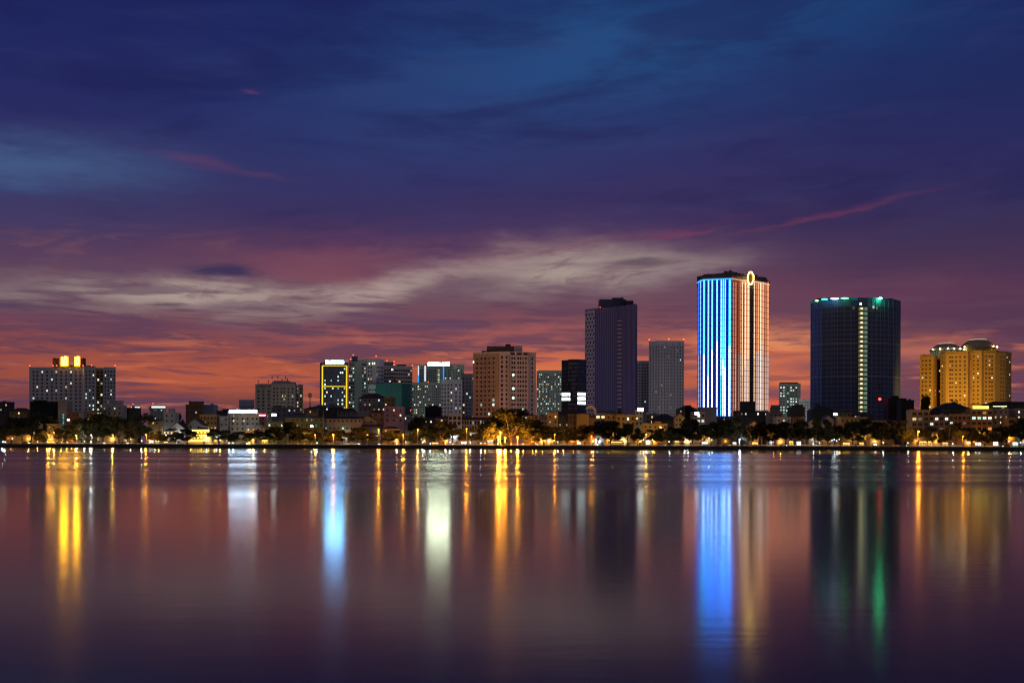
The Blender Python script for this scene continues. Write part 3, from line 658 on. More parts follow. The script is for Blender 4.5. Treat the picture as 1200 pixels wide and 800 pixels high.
# 13 tall purple tower
PURP = mat('violet_grey_cladding', (0.2, 0.17, 0.33), 0.5, 0.12)
T = Tower('skyscraper', 'tall dark violet skyscraper with a pale patterned left corner and a strip of balconies', [(685, 1006), (697, 996), (721, 982), (729.5, 975), (744, 962), (746.3, 972)], 357, PURP, depth=34, refi=4, parapet=0.8)
T.panel(0, 0.02, 0.98, 3, T.z - 0.5, 0.1, mat('pale_mauve_cladding', (0.72, 0.6, 0.68), 0.7), 'patterned_cladding')
BLK = mat('black_recess', (0.012, 0.01, 0.015), 0.6)
z = T.z - 5; k = 0
while z > 8:
    for j in range(3): T.win.append((*T.at(0, 0.14 + (j + 0.45 * (k % 2)) * 0.29, z, 0.1), 1.5, 1.9, BLK, BLK, False))
    z -= 3.6; k += 1
FIN = mat('violet_fin', (0.36, 0.31, 0.5), 0.5, 0.1)
T.fins(1, [k / 11 for k in range(12)], 0.45, 0.6, FIN, name='facade_fin'); T.fins(3, [k / 10 for k in range(1, 11)], 0.4, 0.6, FIN, name='facade_fin'); T.fins(4, [0.2, 0.6], 0.3, 0.5, FIN, name='facade_fin')
T.bands(1, 3.6, 4, 0.25, 0.15, DBLUE, 'spandrel'); T.bands(3, 3.6, 4, 0.25, 0.15, DBLUE, 'spandrel')
T.panel(2, 0.0, 0.35, 0, T.z - 0.4, 0.7, PURP, 'corner_pier')
bm_ = mat('balcony_beige', (0.75, 0.54, 0.44), 0.8)
a_, d_, rz_, l_ = T.edge(2)
bal = MB(); bal.box(l_ * 0.4, l_ * 0.98, -1.3, 0.03, 0, 0.25, bm_); bal.box(l_ * 0.4, l_ * 0.98, -1.3, -1.18, 0.25, 1.2, bm_); bal = bal.mesh('balcony')
z = T.z - 13
while z > 8: put('balcony', bal, T.root, (a_.x, a_.y, z), rz_); z -= 3.6
roofbox(T, 702, 733, 350.6, 992, DBLUE, 'roof_plant', 14); roofbox(T, 733, 741.8, 352.2, 984, DARKW, 'roof_plant', 14); roofbox(T, 717, 730, 348.9, 996, DARKW, 'roof_tank', 6)
for px in (727, 729): roofbox(T, px, px + 1.2, 348.3, 990, DBLUE, 'vent', 2)
T.warn((PX(680.3 + 21, 1000) - T.c.x, 0, T.z + 0.5), 0.3)
T.done()
# 14 grey twin
T = Tower('residential_tower', 'narrow grey residential block tucked between the violet skyscraper and the grey tower', [(744, 1160), (761, 1160)], 424, GREYW, depth=20)
T.grid(0, [0.15, 0.3, 0.5, 0.7, 0.86], 1.6, 1.4, 3.2, 2.4, 0.05, [LITG, LITY]); T.fins(0, [0.05, 0.4, 0.6, 0.97], 0.7, 0.4, GREYW); T.done()
T = Tower('residential_tower', 'plain grey residential tower with pale floor bands left of the blue lit skyscraper', [(760, 1105), (773, 1098), (801.3, 1100)], 400.5, mat('pale_grey_plaster', (0.8, 0.76, 0.78), 0.8, 0.22), depth=28, refi=1)
T.grid(0, [0.15, 0.4, 0.66, 0.9], 1.1, 1.35, 3.15, 4.4, 0.02, [LITD]); T.grid(1, [0.08, 0.2, 0.34, 0.46, 0.6, 0.72, 0.85, 0.95], 1.15, 1.35, 3.15, 4.4, 0.02, [LITD, LITG])
T.bands(0, 3.15, 3.0, 0.45, 0.35, WHITE); T.bands(1, 3.15, 3.0, 0.45, 0.35, WHITE); T.fins(1, [0.27, 0.53, 0.79], 0.6, 0.5, GREYW)
for px, Y in ((760.6, 1106), (783.5, 1099), (800.8, 1101)): T.warn((PX(px, Y) - T.c.x, Y - T.c.y + 0.5, T.z + 2.6), 0.6)
T.done()

# 15 the blue and copper lit skyscraper
T = Tower('skyscraper', 'tallest skyscraper with vertical light strips, blue on the left face and copper on the right', [(817, 903), (823.5, 887), (857.6, 880), (868, 889), (887, 897), (900.5, 913)], 326, mat('lit_tower_plaster', (0.5, 0.5, 0.52), 0.7, 0.05), depth=34, refi=2, parapet=0.6)
def strip(i, px, wpx, col, k0, k1, s):
    key = 'led_%02d%02d%02d_%d' % (int(col[0] * 99), int(col[1] * 99), int(col[2] * 99), int(s * 10))
    w = wpx / F * 880; c = T.tx(i, px); l = T.edge(i)[3]
    T.panel(i, max(0.0, c - w / 2 / l), min(1.0, c + w / 2 / l), T.zy(k1, i, c), T.zy(k0, i, c), 0.45, glow(key, col, s, True), 'light_strip')
CY = (0.03, 0.46, 1.0); BL = (0.02, 0.06, 1.0); WB = (0.03, 0.16, 1.0); WW = (0.3, 0.54, 1.0); PB = (0.02, 0.2, 1.0)
for i, px, w, up, lo, split in ((0, 818.6, 1.2, BL, (0.5, 0.52, 0.75), 415), (0, 820.8, 1.0, (0.1, 0.25, 1), (0.6, 0.62, 0.85), 415), (1, 824.6, 1.7, CY, WW, 415), (1, 829.7, 1.2, WB, WW, 440), (1, 834.2, 1.2, PB, WW, 410),
                               (1, 839.8, 1.2, WB, WW, 400), (1, 844.6, 0.9, (0.2, 0.55, 0.72), PB, 440), (1, 847.0, 0.9, PB, WW, 420), (1, 849.4, 1.1, WB, WW, 430), (1, 854.6, 1.8, PB, WW, 405)):
    st = 15.0 if up in (WB, PB) else (6.0 if up == CY else 4.0)
    strip(i, px, w, up, 328.2, split, st); strip(i, px, w, lo, split + 0.15, 492, 7.0 if lo in (WW, PB) else 0.8)
CO = (0.85, 0.24, 0.13); CR = (1.0, 0.38, 0.18); GO = (1.0, 0.6, 0.34); PW = (0.9, 0.62, 0.52)
for i, px, w, up, lo, split, st in ((2, 858.9, 1.1, (0.9, 0.25, 0.3), (0.7, 0.45, 0.55), 470, 0.5), (2, 861.5, 1.3, CO, PW, 414, 0.62), (3, 871.4, 0.6, CO, PW, 412, 0.5), (3, 869.4, 0.9, GO, GO, 440, 1.0), (3, 872.7, 1.0, GO, PW, 430, 1.4),
                                   (3, 876, 1.0, GO, GO, 420, 1.3), (3, 883.4, 1.0, GO, GO, 420, 0.9), (3, 885.9, 1.2, CO, PW, 412, 0.6), (4, 888.4, 0.9, CR, PW, 414, 0.9), (4, 890.4, 0.9, GO, (1.0, 0.8, 0.72), 405, 1.4), (4, 892.4, 0.8, CO, PW, 400, 0.7),
                                   (4, 894.4, 1.0, CR, PW, 412, 0.6), (4, 896.5, 1.1, CO, PW, 418, 0.7), (4, 899.5, 0.9, CR, PW, 416, 0.9), (2, 865.4, 0.7, CO, PW, 414, 0.4), (2, 867.3, 0.5, CR, PW, 414, 0.7), (3, 874.4, 0.5, CR, PW, 420, 0.8), (3, 877.4, 0.5, CR, PW, 420, 0.8), (4, 887.5, 0.4, CR, PW, 410, 0.9), (4, 891.4, 0.4, CR, PW, 410, 0.9), (4, 893.4, 0.4, GO, PW, 410, 0.9), (4, 898.2, 0.5, CR, PW, 416, 0.9)):
    strip(i, px, w, up, 330.5, split, st * 1.4); strip(i, px, w, lo, split + 0.15, 490, st)
for i, m in ((0, CY), (1, CY), (2, CR), (3, GO), (4, GO)):
    l = T.edge(i)[3]; T.panel(i, 0.0, 1.0, T.z - 0.75, T.z - 0.05, 0.7, glow('cornice_%d' % i, m, 1.6 if i < 2 else 0.9, True), 'lit_cornice')
BAYB = glow('blue_spill_glow', (0.004, 0.03, 0.5), 0.8, True); BAYC = glow('copper_spill_glow', (0.5, 0.12, 0.06), 0.34, True)  # spill of the light strips put on the bays as emission
T.panel(0, 0.04, 0.98, 3, T.z - 1, 0.012, BAYB, 'blue_spill_panel'); T.panel(1, 0.0, 0.96, 3, T.z - 1, 0.012, BAYB, 'blue_spill_panel')
T.panel(2, 0.02, 0.98, 3, T.z - 1, 0.012, BAYC, 'copper_spill_panel'); T.panel(4, 0.02, 0.98, 3, T.z - 1, 0.012, BAYC, 'copper_spill_panel')
SLB = mat('floor_edge', (0.16, 0.12, 0.12), 0.8)
for i in range(5): T.bands(i, 4.4, 6.5, 0.28, 0.5, SLB)
BLG = glow('blue_spill_glass', (0.008, 0.014, 0.3), 0.75, vary=1)  # panes made to glow for the blue spill between the strips
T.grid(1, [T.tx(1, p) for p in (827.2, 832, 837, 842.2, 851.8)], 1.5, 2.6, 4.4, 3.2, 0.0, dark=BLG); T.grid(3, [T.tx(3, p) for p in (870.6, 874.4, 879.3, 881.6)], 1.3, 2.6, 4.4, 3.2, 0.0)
T.grid(4, [T.tx(4, p) for p in (889.4, 891.4, 893.4)], 0.6, 2.6, 4.4, 3.2, 0.0); T.grid(2, [T.tx(2, 863.8), T.tx(2, 866.4)], 0.8, 2.6, 4.4, 3.2, 0.0)
T.panel(3, T.tx(3, 877.8), T.tx(3, 882.6), 0, T.z - 6, 0.02, mat('recess_shade', (0.12, 0.08, 0.07)), 'recess_shade_panel')  # flush panel; the shade of the recess is painted dark
b = MB(); cr_ = mat('crown_cladding', (0.1, 0.09, 0.13), 0.7); m_ = Vector((sum(p.x for p in T.all), sum(p.y for p in T.all))) / len(T.all)
b.prism([m_ + (p - m_) * 1.02 for p in T.all], T.z + 0.61, T.z + 2.6, cr_); b.prism([m_ + (p - m_) * 0.96 for p in T.all], T.z + 2.61, T.z + 4.3, cr_); b.build('crown', T.root)
rr = random.Random(3); b = MB()
for k in range(26):
    a = k / 26; p = T.P[0].lerp(T.P[2], a * 1.9) if a < 0.53 else T.P[2].lerp(T.P[5], (a - 0.53) * 2.1)
    p = m_ + (p - m_) * 0.98; q = rr.uniform(0.5, 2.0) + (1.6 if k in (3, 4, 11, 12, 13, 22) else 0); s_ = rr.uniform(0.6, 1.2); b.box(p.x - s_, p.x + s_, p.y, p.y + 2, T.z + 2.7, T.z + 4.3 + q * 0.7, cr_)
b.build('roof_ornament', T.root)
T.done()
# the gold ring on its crown
Y = 888; cx, cz, w, hh = PX(879, Y), PZ(879, 326, Y), 2.35, 5.0
t = thing('roof_emblem', 'glowing gold hexagonal ring on the crown of the tallest skyscraper', 'emblem', (cx, Y, cz - hh))
b = MB(); RG = glow('gold_ring_light', (1.0, 0.62, 0.14), 15, True)
hx = [(0.35, 1), (1, 0.45), (1, -0.3), (0.3, -1), (-0.35, -1), (-1, -0.4), (-1, 0.35), (-0.4, 1)]
for k in range(8):
    p, q = hx[k], hx[(k + 1) % 8]; b.tube((p[0] * w, 0, hh + p[1] * hh), (q[0] * w, 0, hh + q[1] * hh), 0.38, 0.38, RG, 8)
b.build('lit_ring', t)
b = MB(); b.prism([(-w * 0.9, 0.6), (w * 0.9, 0.6), (w * 0.9, 1.2), (-w * 0.9, 1.2)], 0.8, hh * 1.8, mat('gold_disc', (0.1, 0.07, 0.03), 0.6)); b.build('back_plate', t)

# 16 small far tower
T = Tower('apartment_tower', 'small far grey tower with a column of lit windows between the two widest skyscrapers', [(912.5, 1303), (921, 1300), (938, 1304)], 450, GREENGREY, depth=22)
T.grid(0, [0.3, 0.7], 1.8, 1.7, 3.3, 3.0, 0.35, [LITW, LITG]); T.grid(1, [0.12, 0.34, 0.5, 0.7], 1.9, 1.8, 3.3, 3.0, 0.5, [LITW, LITG, LITW]); roofbox(T, 914.5, 935, 447.8, 1312, DARKROOF, 'roof_cap'); T.done()
T = Tower('apartment_block', 'low far grey block in the gap left of the dark netted skyscraper', [(936, 1250), (951, 1250)], 468.5, GREYW, depth=16, cat='apartment block'); T.grid(0, 5, 1.6, 1.4, 3.2, 2, 0.02, [LITD]); T.done()
T = Tower('apartment_block', 'low far block with white lamps at the foot of the tallest skyscraper', [(903, 1000), (914, 1000)], 476, BLUEW, depth=14, cat='apartment block'); T.grid(0, 5, 1.3, 1.4, 3.2, 2, 0.15, [LITW]); T.done()

# 17 wide dark skyscraper under construction
NAVY = mat('navy_netting', (0.08, 0.155, 0.33), 0.8, 0.25, 0.08)
T = Tower('unfinished_skyscraper', 'wide dark navy skyscraper with a lit stair strip and green lamps along its roof edge', [(950, 838), (963, 826), (981, 820), (1004.5, 817), (1016.5, 817), (1031, 818), (1046, 824), (1055, 836)], 350.2, NAVY, depth=34, refi=3, cat='skyscraper', parapet=1.0)
FR = mat('navy_frame', (0.17, 0.19, 0.3), 0.8)
for i, n in ((0, 3), (1, 5), (2, 7), (4, 4), (5, 5), (6, 2)): T.grid(i, n, 2.0, 2.3, 3.45, 6.0, 0.004, [LITD, LITW], dark=mat('dark_opening', (0.03, 0.04, 0.085), 0.6), frame=FR)
for i in (0, 1, 2, 4, 5, 6):
    T.fins(i, [0.0, 0.33, 0.66], 0.5, 0.35, FR, name='column_strip'); T.bands(i, 3.45, 5.2, 0.16, 0.3, FR)
LINE = mat('pale_catch_net', (0.5, 0.48, 0.46), 0.6)
for y in (401.5, 440.5):
    for i in range(7): T.panel(i, 0.0, 1.0, T.zy(y, 3) - 0.15, T.zy(y, 3) + 0.15, 0.6, LINE, 'catch_net_rail')
T.panel(3, 0.0, 1.0, 0, T.z - 5, 0.02, DARKW, 'stair_shaft')
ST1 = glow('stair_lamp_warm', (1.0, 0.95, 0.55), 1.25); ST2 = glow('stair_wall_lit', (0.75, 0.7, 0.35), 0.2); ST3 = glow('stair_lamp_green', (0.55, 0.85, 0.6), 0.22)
a_, d_, rz_, l_ = T.edge(3)
lm = MB(); lm.box(l_ * 0.05, l_ * 0.95, -0.9, 0.04, 0, 0.35, mat('stair_slab', (0.12, 0.11, 0.09))); lm = lm.mesh('stair_landing')
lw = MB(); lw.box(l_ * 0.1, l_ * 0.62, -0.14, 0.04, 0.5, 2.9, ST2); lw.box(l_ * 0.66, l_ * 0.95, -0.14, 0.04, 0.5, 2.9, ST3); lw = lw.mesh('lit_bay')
lb = MB(); lb.box(l_ * 0.28, l_ * 0.48, -0.5, -0.16, 1.3, 2.6, ST1); lb = lb.mesh('stair_lamp')
z = T.z - 9
while z > 10:
    for nm, me in (('stair_landing', lm), ('lit_bay', lw), ('stair_lamp', lb)): put(nm, me, T.root, (a_.x, a_.y, z), rz_)
    z -= 3.45
T.light_at(3, 0.3, T.z - 4.6, glow('white_blue_lamp', (0.7, 0.95, 1), 5), 1.6, 1.8)
for px, py, m in ((1023, 364.5, LITW), (1027, 365, LITD), (1000, 365, LITD)): T.light_at(5 if px > 1016 else 2, T.tx(5 if px > 1016 else 2, px), T.zy(py), m, 2.0, 2.0)
def rooflamp(px, Y, w, col, s, z=1.5, h=0.8):
    b = MB(); b.sphere((0, 0, 0), 1.0, glow('roof_%d' % px, col, s, True), 12, 8); o = b.build('roof_lamp', T.root, (PX(px, Y) - T.c.x, Y - T.c.y, T.z + z - 1.2)); o.location.y -= 1.6; o.scale = (w * 0.7, 0.7, h * 0.75)
for px, Y, w, col, s in ((956.5, 832, 2.6, (0.5, 0.9, 0.3), 2.0), (965, 823.5, 3.4, (0.05, 0.75, 0.8), 2.6), (977, 820, 4.6, (0.5, 0.85, 1.0), 3.6), (988.5, 818, 4.2, (0.1, 0.95, 0.25), 3.0), (1030, 817, 2.4, (0.05, 1.0, 0.35), 14)): rooflamp(px, Y, w, col, s * (4 if px == 1030 else 2))
TEL = glow('teal_wash_glow', (0.01, 0.16, 0.2), 0.5, True)  # wash of the roof lamps put on the parapet as emission
for i in (0, 1, 2): T.panel(i, 0.0, 1.0, T.z - 0.9, T.z + 0.9, 0.16, TEL, 'teal_wash_parapet')
roofbox(T, 958, 1046, 349.4, 832, DARKW, 'roof_deck', 16, T.z + 1.01)
T.done()

# 18 gold floodlit complex
GOLD = mat('ochre_plaster', (0.62, 0.39, 0.1), 0.8, 0.22)
def gold(label, pts, ytop, cols, refi=None, depth=20):
    T = Tower('residential_block', label, pts, ytop, GOLD, depth=depth, cat='apartment block', refi=refi)
    for i, c in enumerate(cols):
        if not c: continue
        T.grid(i, c, 1.4, 1.35, 3.25, 2.6, 0.09, [LITY, LITW, LITY], dark=mat('brown_glass', (0.045, 0.018, 0.008), 0.4), frame=mat('ochre_frame', (0.4, 0.27, 0.1)))
        T.panel(i, 0, 1, T.z - 8.6, T.z - 8.3, 0.3, GOLD, 'string_course'); T.panel(i, 0, 1, T.z - 12.1, T.z - 11.8, 0.3, GOLD, 'string_course'); T.panel(i, 0, 1, T.z - 0.7, T.z - 0.05, 0.5, GOLD, 'cornice')
    return T
TA = gold('narrow left wing of the gold floodlit residential complex', [(1077.8, 858), (1093.5, 852), (1098, 862)], 417.2, [[0.2, 0.46, 0.76], [0.5]], refi=1)
roofbox(TA, 1082, 1094, 415.4, 858, DARKROOF, 'roof_terrace'); TA.done()
T = Tower('link_block', 'shadowed recessed link between the wings of the gold floodlit complex', [(1090, 884), (1112, 884)], 420, GOLD, depth=10, cat='apartment block')
T.grid(0, [0.2, 0.5], 1.3, 1.4, 3.25, 2.6, 0.15, [LITY, LITW]); T.done()
TB = gold('middle wing of the gold floodlit residential complex under the smaller dome', [(1101.5, 852), (1108, 846), (1134, 843), (1136.5, 848)], 413.2, [[0.4], [0.2, 0.3, 0.47, 0.65, 0.86], None], refi=2)
roofbox(TB, 1110, 1134, 411.4, 850, DARKROOF, 'roof_terrace')
TC = gold('large right wing of the gold floodlit residential complex under the larger dome', [(1136.8, 848), (1150, 843), (1152.5, 845), (1166, 846), (1178, 852), (1185, 861)], 412.4, [[0.3, 0.68], None, [0.2, 0.5, 0.72], [0.55, 0.82], [0.25, 0.7]], refi=2)
roofbox(TC, 1143, 1170, 410.3, 853, DARKROOF, 'roof_terrace', 10); roofbox(TC, 1168, 1180, 411.6, 859, DARKROOF, 'roof_terrace', 8)
DOME = mat('copper_dome', (0.42, 0.28, 0.16), 0.7); TEALW = mat('pale_teal_wall', (0.5, 0.6, 0.55), 0.8)
def dome(T, pxc, Y, rpx, ytip, ydrum, wallm, topm):
    cx, cyy = PX(pxc, Y) - T.c.x, Y - T.c.y; r = rpx / F * Y; zt = PZ(pxc, ytip, Y) - GZ; zd = PZ(pxc, ydrum, Y) - GZ
    b = MB(); b.lathe([(r * 0.95, T.z - 3), (r * 0.95, zd)], wallm, 12, (cx, cyy)); b.build('dome_drum', T.root)
    b = MB(); hh = zt - zd
    b.lathe([(r * 1.02, zd + 0.01), (r * 1.0, zd + 0.6), (r * 0.86, zd + hh * 0.42), (r * 0.66, zd + hh * 0.74), (r * 0.46, zd + hh * 0.95)], DOME, 16, (cx, cyy)); d = b.build('dome', T.root)
    b = MB(); b.lathe([(r * 0.47, zd + hh * 0.951), (r * 0.47, zd + hh)], topm, 16, (cx, cyy)); b.build('dome_lantern', d)
    b = MB(); b.tube((cx, cyy, zt), (cx, cyy, zt + 3.5), 0.08, 0.04, DMETAL, 6); b.build('spire', d)
    return cx, cyy, r, zd
LAN = glow('lantern_light', (0.95, 0.9, 0.7), 0.7); FLW = glow('dome_flood_white', (0.8, 1.0, 0.7), 24, True); FLY = glow('dome_flood_yellow', (1.0, 0.8, 0.3), 26, True)
dd = dome(TB, 1108.5, 872, 18.5, 402.6, 411.2, TEALW, LAN)
def floods(T, dd, angs, m):
    cx, cyy, r, zd = dd
    for a in angs:
        b = MB(); a = radians(a); b.sphere((0, 0, 0), 0.42, m, 8, 6); b.build('flood_lamp', T.root, (cx + r * 1.06 * cos(a), cyy + r * 1.06 * sin(a), zd + 0.9))
floods(TB, dd, (200, 228, 255, 275, 300, 335), FLW)
dd = dome(TC, 1145.5, 872, 20, 397.9, 408.4, GOLD, LAN)
floods(TC, dd, (205, 300, 325, 345), FLY)
TB.done(); TC.done()
# the yellow floodlights that wash the complex from the roofs in front
def flood(x, y, z, tx, ty, tz, e, col, ang=70, size=1.0):  # also makes the added spots further down
    l = bpy.data.lights.new('floodlight', 'SPOT'); o = bpy.data.objects.new('floodlight', l); COL.objects.link(o)
    l.energy = e; l.color = col; l.spot_size = radians(ang); l.spot_blend = 0.6; l.shadow_soft_size = size
    o.location = (x, y, z); o.rotation_euler = (Vector((tx, ty, tz)) - Vector((x, y, z))).to_track_quat('-Z', 'Y').to_euler()
for px, Y in ((1085, 800), (1112, 795), (1135, 795), (1165, 798)):
    flood(PX(px, Y), Y, 30, PX(px + 3, 850), 850, 50, (16000 if px > 1150 else 32000), (1.0, 0.54, 0.08), 110)
flood(PX(560, 735), 735, 28, PX(572, 795), 795, 45, 17000, (1.0, 0.36, 0.06), 100)  # added unseen spots tint the two faces of the tan tower
flood(PX(606, 735), 735, 28, PX(606, 795), 795, 45, 8500, (1.0, 0.62, 0.56), 100)
# added unseen spots that stand in for city light on the tower fronts
for px, Y, ty, e, c in ((435, 825, 900, 17000, (0.85, 1.0, 0.92)), (395, 825, 890, 8000, (0.7, 0.85, 1.0)), (500, 1130, 1260, 42000, (0.85, 1.0, 0.85)), (535, 830, 885, 8000, (0.9, 0.9, 1.0)), (645, 1180, 1300, 32000, (0.9, 1.0, 0.85)), (780, 1000, 1100, 22000, (1.0, 0.92, 0.95)), (690, 920, 1000, 8000, (0.95, 0.8, 1.0)), (925, 1200, 1300, 32000, (0.9, 1.0, 0.9)), (325, 930, 1000, 12000, (1.0, 0.9, 0.75))):
    flood(PX(px, Y), Y, 34, PX(px, ty), ty, 60, e, c, 120, 2.0)
# ------------------------------------------------------------------ the low town along the bank
DKW = mat('dark_stained_wall', (0.06, 0.055, 0.052), 0.9, 0.3)
OCH = mat('ochre_house_wall', (0.34, 0.22, 0.08), 0.85, 0.12)
CREAM = mat('cream_house_wall', (0.27, 0.24, 0.19), 0.85, 0.1)
PALE = mat('pale_house_wall', (0.26, 0.26, 0.26), 0.85, 0.12)
GRN = mat('green_house_wall', (0.14, 0.17, 0.1), 0.85, 0.12)
RED = mat('red_brown_wall', (0.2, 0.09, 0.06), 0.85, 0.15)
DOORM = mat('dark_door', (0.05, 0.03, 0.02), 0.7)
TANKM = mat('steel_tank', (0.4, 0.4, 0.42), 0.3, 0.1, metal=0.8)

LD = {}
def lamp_light(t, loc, col, e, r):
    k = (col, round(e), round(r, 2))
    if k not in LD:
        l = bpy.data.lights.new('lamp_light', 'POINT'); l.energy = e; l.color = col; l.shadow_soft_size = r; LD[k] = l
    o = bpy.data.objects.new('lamp_light', LD[k]); COL.objects.link(o); o.location = loc; o.parent = t
WALLL = [((1.0, 0.42, 0.06), glow('wall_lamp_orange', (1.0, 0.42, 0.06), 14))] * 3 + [((1.0, 0.62, 0.2), glow('wall_lamp_yellow', (1.0, 0.62, 0.2), 12)), ((0.92, 1.0, 0.95), glow('wall_lamp_white', (0.92, 1.0, 0.95), 10))]
LITO = glow('orange_lit_window', (1.0, 0.42, 0.1), 0.8, vary=1)
ANT = {}
def house(name, label, x0, x1, ytop, Y, wall=PALE, roof='flat', rh=4.0, nc=3, lit=(), depth=9, terr=(), roofm=None, tank=False, hut=None, cat='house', fl=3.3, nf=3, win=(1.2, 1.4), arch=False, glowwin=None, litp=0.17, eave=0.4):
    """low house; ytop is the photo row of its highest roof edge, rh the height of a pitched roof in photo rows"""
    X0, X1 = PX(x0, Y), PX(x1, Y); w = X1 - X0; cx = (X0 + X1) / 2
    zt = PZ((x0 + x1) / 2, ytop, Y) - GZ; rhm = rh / F * Y if roof != 'flat' else 0; ze = zt - rhm
    t = thing(name, label, cat, (cx, Y, GZ)); a = w / 2; rm = roofm or (TILE if roof != 'flat' else DARKROOF)
    b = MB()
    if roof == 'gable_front':
        b.add([(-a, 0, -.3), (a, 0, -.3), (a, 0, ze), (0, 0, zt - 0.05), (-a, 0, ze), (-a, depth, -.3), (a, depth, -.3), (a, depth, ze), (0, depth, zt - 0.05), (-a, depth, ze)],
              [(0, 1, 2, 3, 4), (9, 8, 7, 6, 5), (0, 4, 9, 5), (2, 1, 6, 7), (4, 3, 8, 9), (3, 2, 7, 8), (1, 0, 5, 6)], wall)
    else: b.prism([(-a, 0), (a, 0), (a, depth), (-a, depth)], -0.3, ze, wall)
    b.build('wall', t)
    b = MB(); e = eave
    if roof == 'flat':
        b.box(-a - 0.15, a + 0.15, -0.15, 0.12, ze + 0.003, ze + 0.9, wall); b.box(-a - 0.15, -a + 0.12, 0.123, depth + .1, ze + 0.003, ze + 0.9, wall)
        b.box(a - 0.12, a + 0.15, 0.123, depth + .1, ze + 0.003, ze + 0.9, wall); b.box(-a + 0.123, a - 0.123, 0.123, depth, ze + 0.004, ze + 0.1, rm)
    elif roof == 'gable_front':
        for s in (-1, 1):
            q = rhm / a
            b.add([(s * (a + e), -e, ze - e * q), (0, -e, zt), (0, depth + e, zt), (s * (a + e), depth + e, ze - e * q), (s * (a + e), -e, ze - e * q + .25), (0, -e, zt + .25), (0, depth + e, zt + .25), (s * (a + e), depth + e, ze - e * q + .25)],
                  [(0, 1, 2, 3), (7, 6, 5, 4), (0, 4, 5, 1), (2, 6, 7, 3), (0, 3, 7, 4)], rm)
    elif roof == 'gable':
        m = depth / 2
        b.add([(-a - e, -e, ze), (a + e, -e, ze), (a + e, depth + e, ze), (-a - e, depth + e, ze), (-a - e, m, zt), (a + e, m, zt)], [(0, 1, 5, 4), (2, 3, 4, 5), (0, 4, 3), (1, 2, 5), (3, 2, 1, 0)], rm)
    elif roof in ('hip', 'pagoda'):
        r = max(0.2, a - depth * 0.4) if a > depth * 0.45 else a * 0.25; m = depth / 2; k = 0.35 if roof == 'pagoda' else 0
        ex = e + (1.0 if roof == 'pagoda' else 0)
        b.add([(-a - ex, -ex, ze + k), (a + ex, -ex, ze + k), (a + ex, depth + ex, ze + k), (-a - ex, depth + ex, ze + k), (-r, m, zt), (r, m, zt)], [(0, 1, 5, 4), (2, 3, 4, 5), (0, 4, 3), (1, 2, 5), (3, 2, 1, 0)], rm)
        if roof == 'pagoda': b.box(-r - .4, r + .4, m - .2, m + .2, zt - 0.1, zt + 0.4, rm)
    elif roof == 'shed':
        b.add([(-a - e, -e, ze), (a + e, -e, ze), (a + e, depth + e, zt), (-a - e, depth + e, zt), (-a - e, -e, ze + .2), (a + e, -e, ze + .2), (a + e, depth + e, zt + .2), (-a - e, depth + e, zt + .2)],
              [(3, 2, 1, 0), (4, 5, 6, 7), (0, 1, 5, 4), (1, 2, 6, 5), (2, 3, 7, 6), (3, 0, 4, 7)], rm)
    b.build('roof', t)
    k = 0; z = ze - 0.7
    while z - win[1] > 0.8 and k < nf:
        for j in range(nc):
            x = -a + w * (j + 0.5) / nc; m = None
            for (jj, kk, mm) in lit:
                if jj == j and kk == k: m = mm
            if m is None and random.random() < litp: m = random.choice([LITY, LITY, LITD, LITD, LITW, LITO])
            ww = min(win[0], w / nc * 0.72)
            o = put('window', window_mesh(ww, win[1], m or GLASS), t, (x, 0, z - win[1]))
            if m: o['label'] = 'brightly lit window'
        if k in terr:
            b = MB(); zz = z - win[1] - 0.35
            b.box(-a - 0.1, a + 0.1, -1.4, 0.03, zz - 0.2, zz, wall); b.box(-a - 0.1, a + 0.1, -1.4, -1.28, zz + 0.8, zz + 0.92, wall)
            n = max(3, int(w / 1.2))
            for q in range(n + 1): x = -a + w * q / n; b.box(x - 0.08, x + 0.08, -1.38, -1.3, zz, zz + 0.8, wall)
            b.build('balcony', t)
        z -= fl; k += 1
    if arch:
        b = MB(); r = min(1.4, a * 0.5); zc = ze - 2.0
        for q in range(10):
            p0, p1 = pi * q / 10, pi * (q + 1) / 10; b.tube((r * cos(p0), -0.1, zc + r * sin(p0)), (r * cos(p1), -0.1, zc + r * sin(p1)), 0.18, 0.18, CREAM, 6)
        b.build('arch', t)
    b = MB(); b.box(-0.55, 0.55, -0.05, 0.1, 0.1, 2.3, DOORM); b.box(-0.7, -0.553, -0.1, 0.1, 0.1, 2.45, FRAME); b.box(0.553, 0.7, -0.1, 0.1, 0.1, 2.45, FRAME); b.build('door', t, (a * 0.3, 0, 0))
    if nf and cat not in ('warehouse', 'building', 'shrine'):             # a lamp on the front wall
        wc, wm_ = random.choice(WALLL); r = 0.24; zz = random.choice((2.9, 3.4, 5.8)); xx = random.uniform(-a * .8, a * .8)
        b = MB(); b.box(-0.05, 0.05, -0.5, 0.05, 0.28, 0.36, DMETAL); b.sphere((0, -0.45, 0), r, wm_, 8, 6); b.build('wall_lamp', t, (xx, 0, zz)); lamp_light(t, (xx, -1.1, zz), wc, 900, r)
    if hut:                                             # stair hut on the flat roof
        h0, h1, hz = hut; b = MB(); zz = hz / F * Y
        b.box(-a + w * h0, -a + w * h1, 1.2, min(depth - 0.5, 5), ze + 0.101, ze + zz, wall); b.box(-a + w * h0 - .25, -a + w * h1 + .25, 0.9, min(depth - 0.3, 5.3), ze + zz + 0.003, ze + zz + 0.25, DARKROOF); b.build('stair_hut', t)
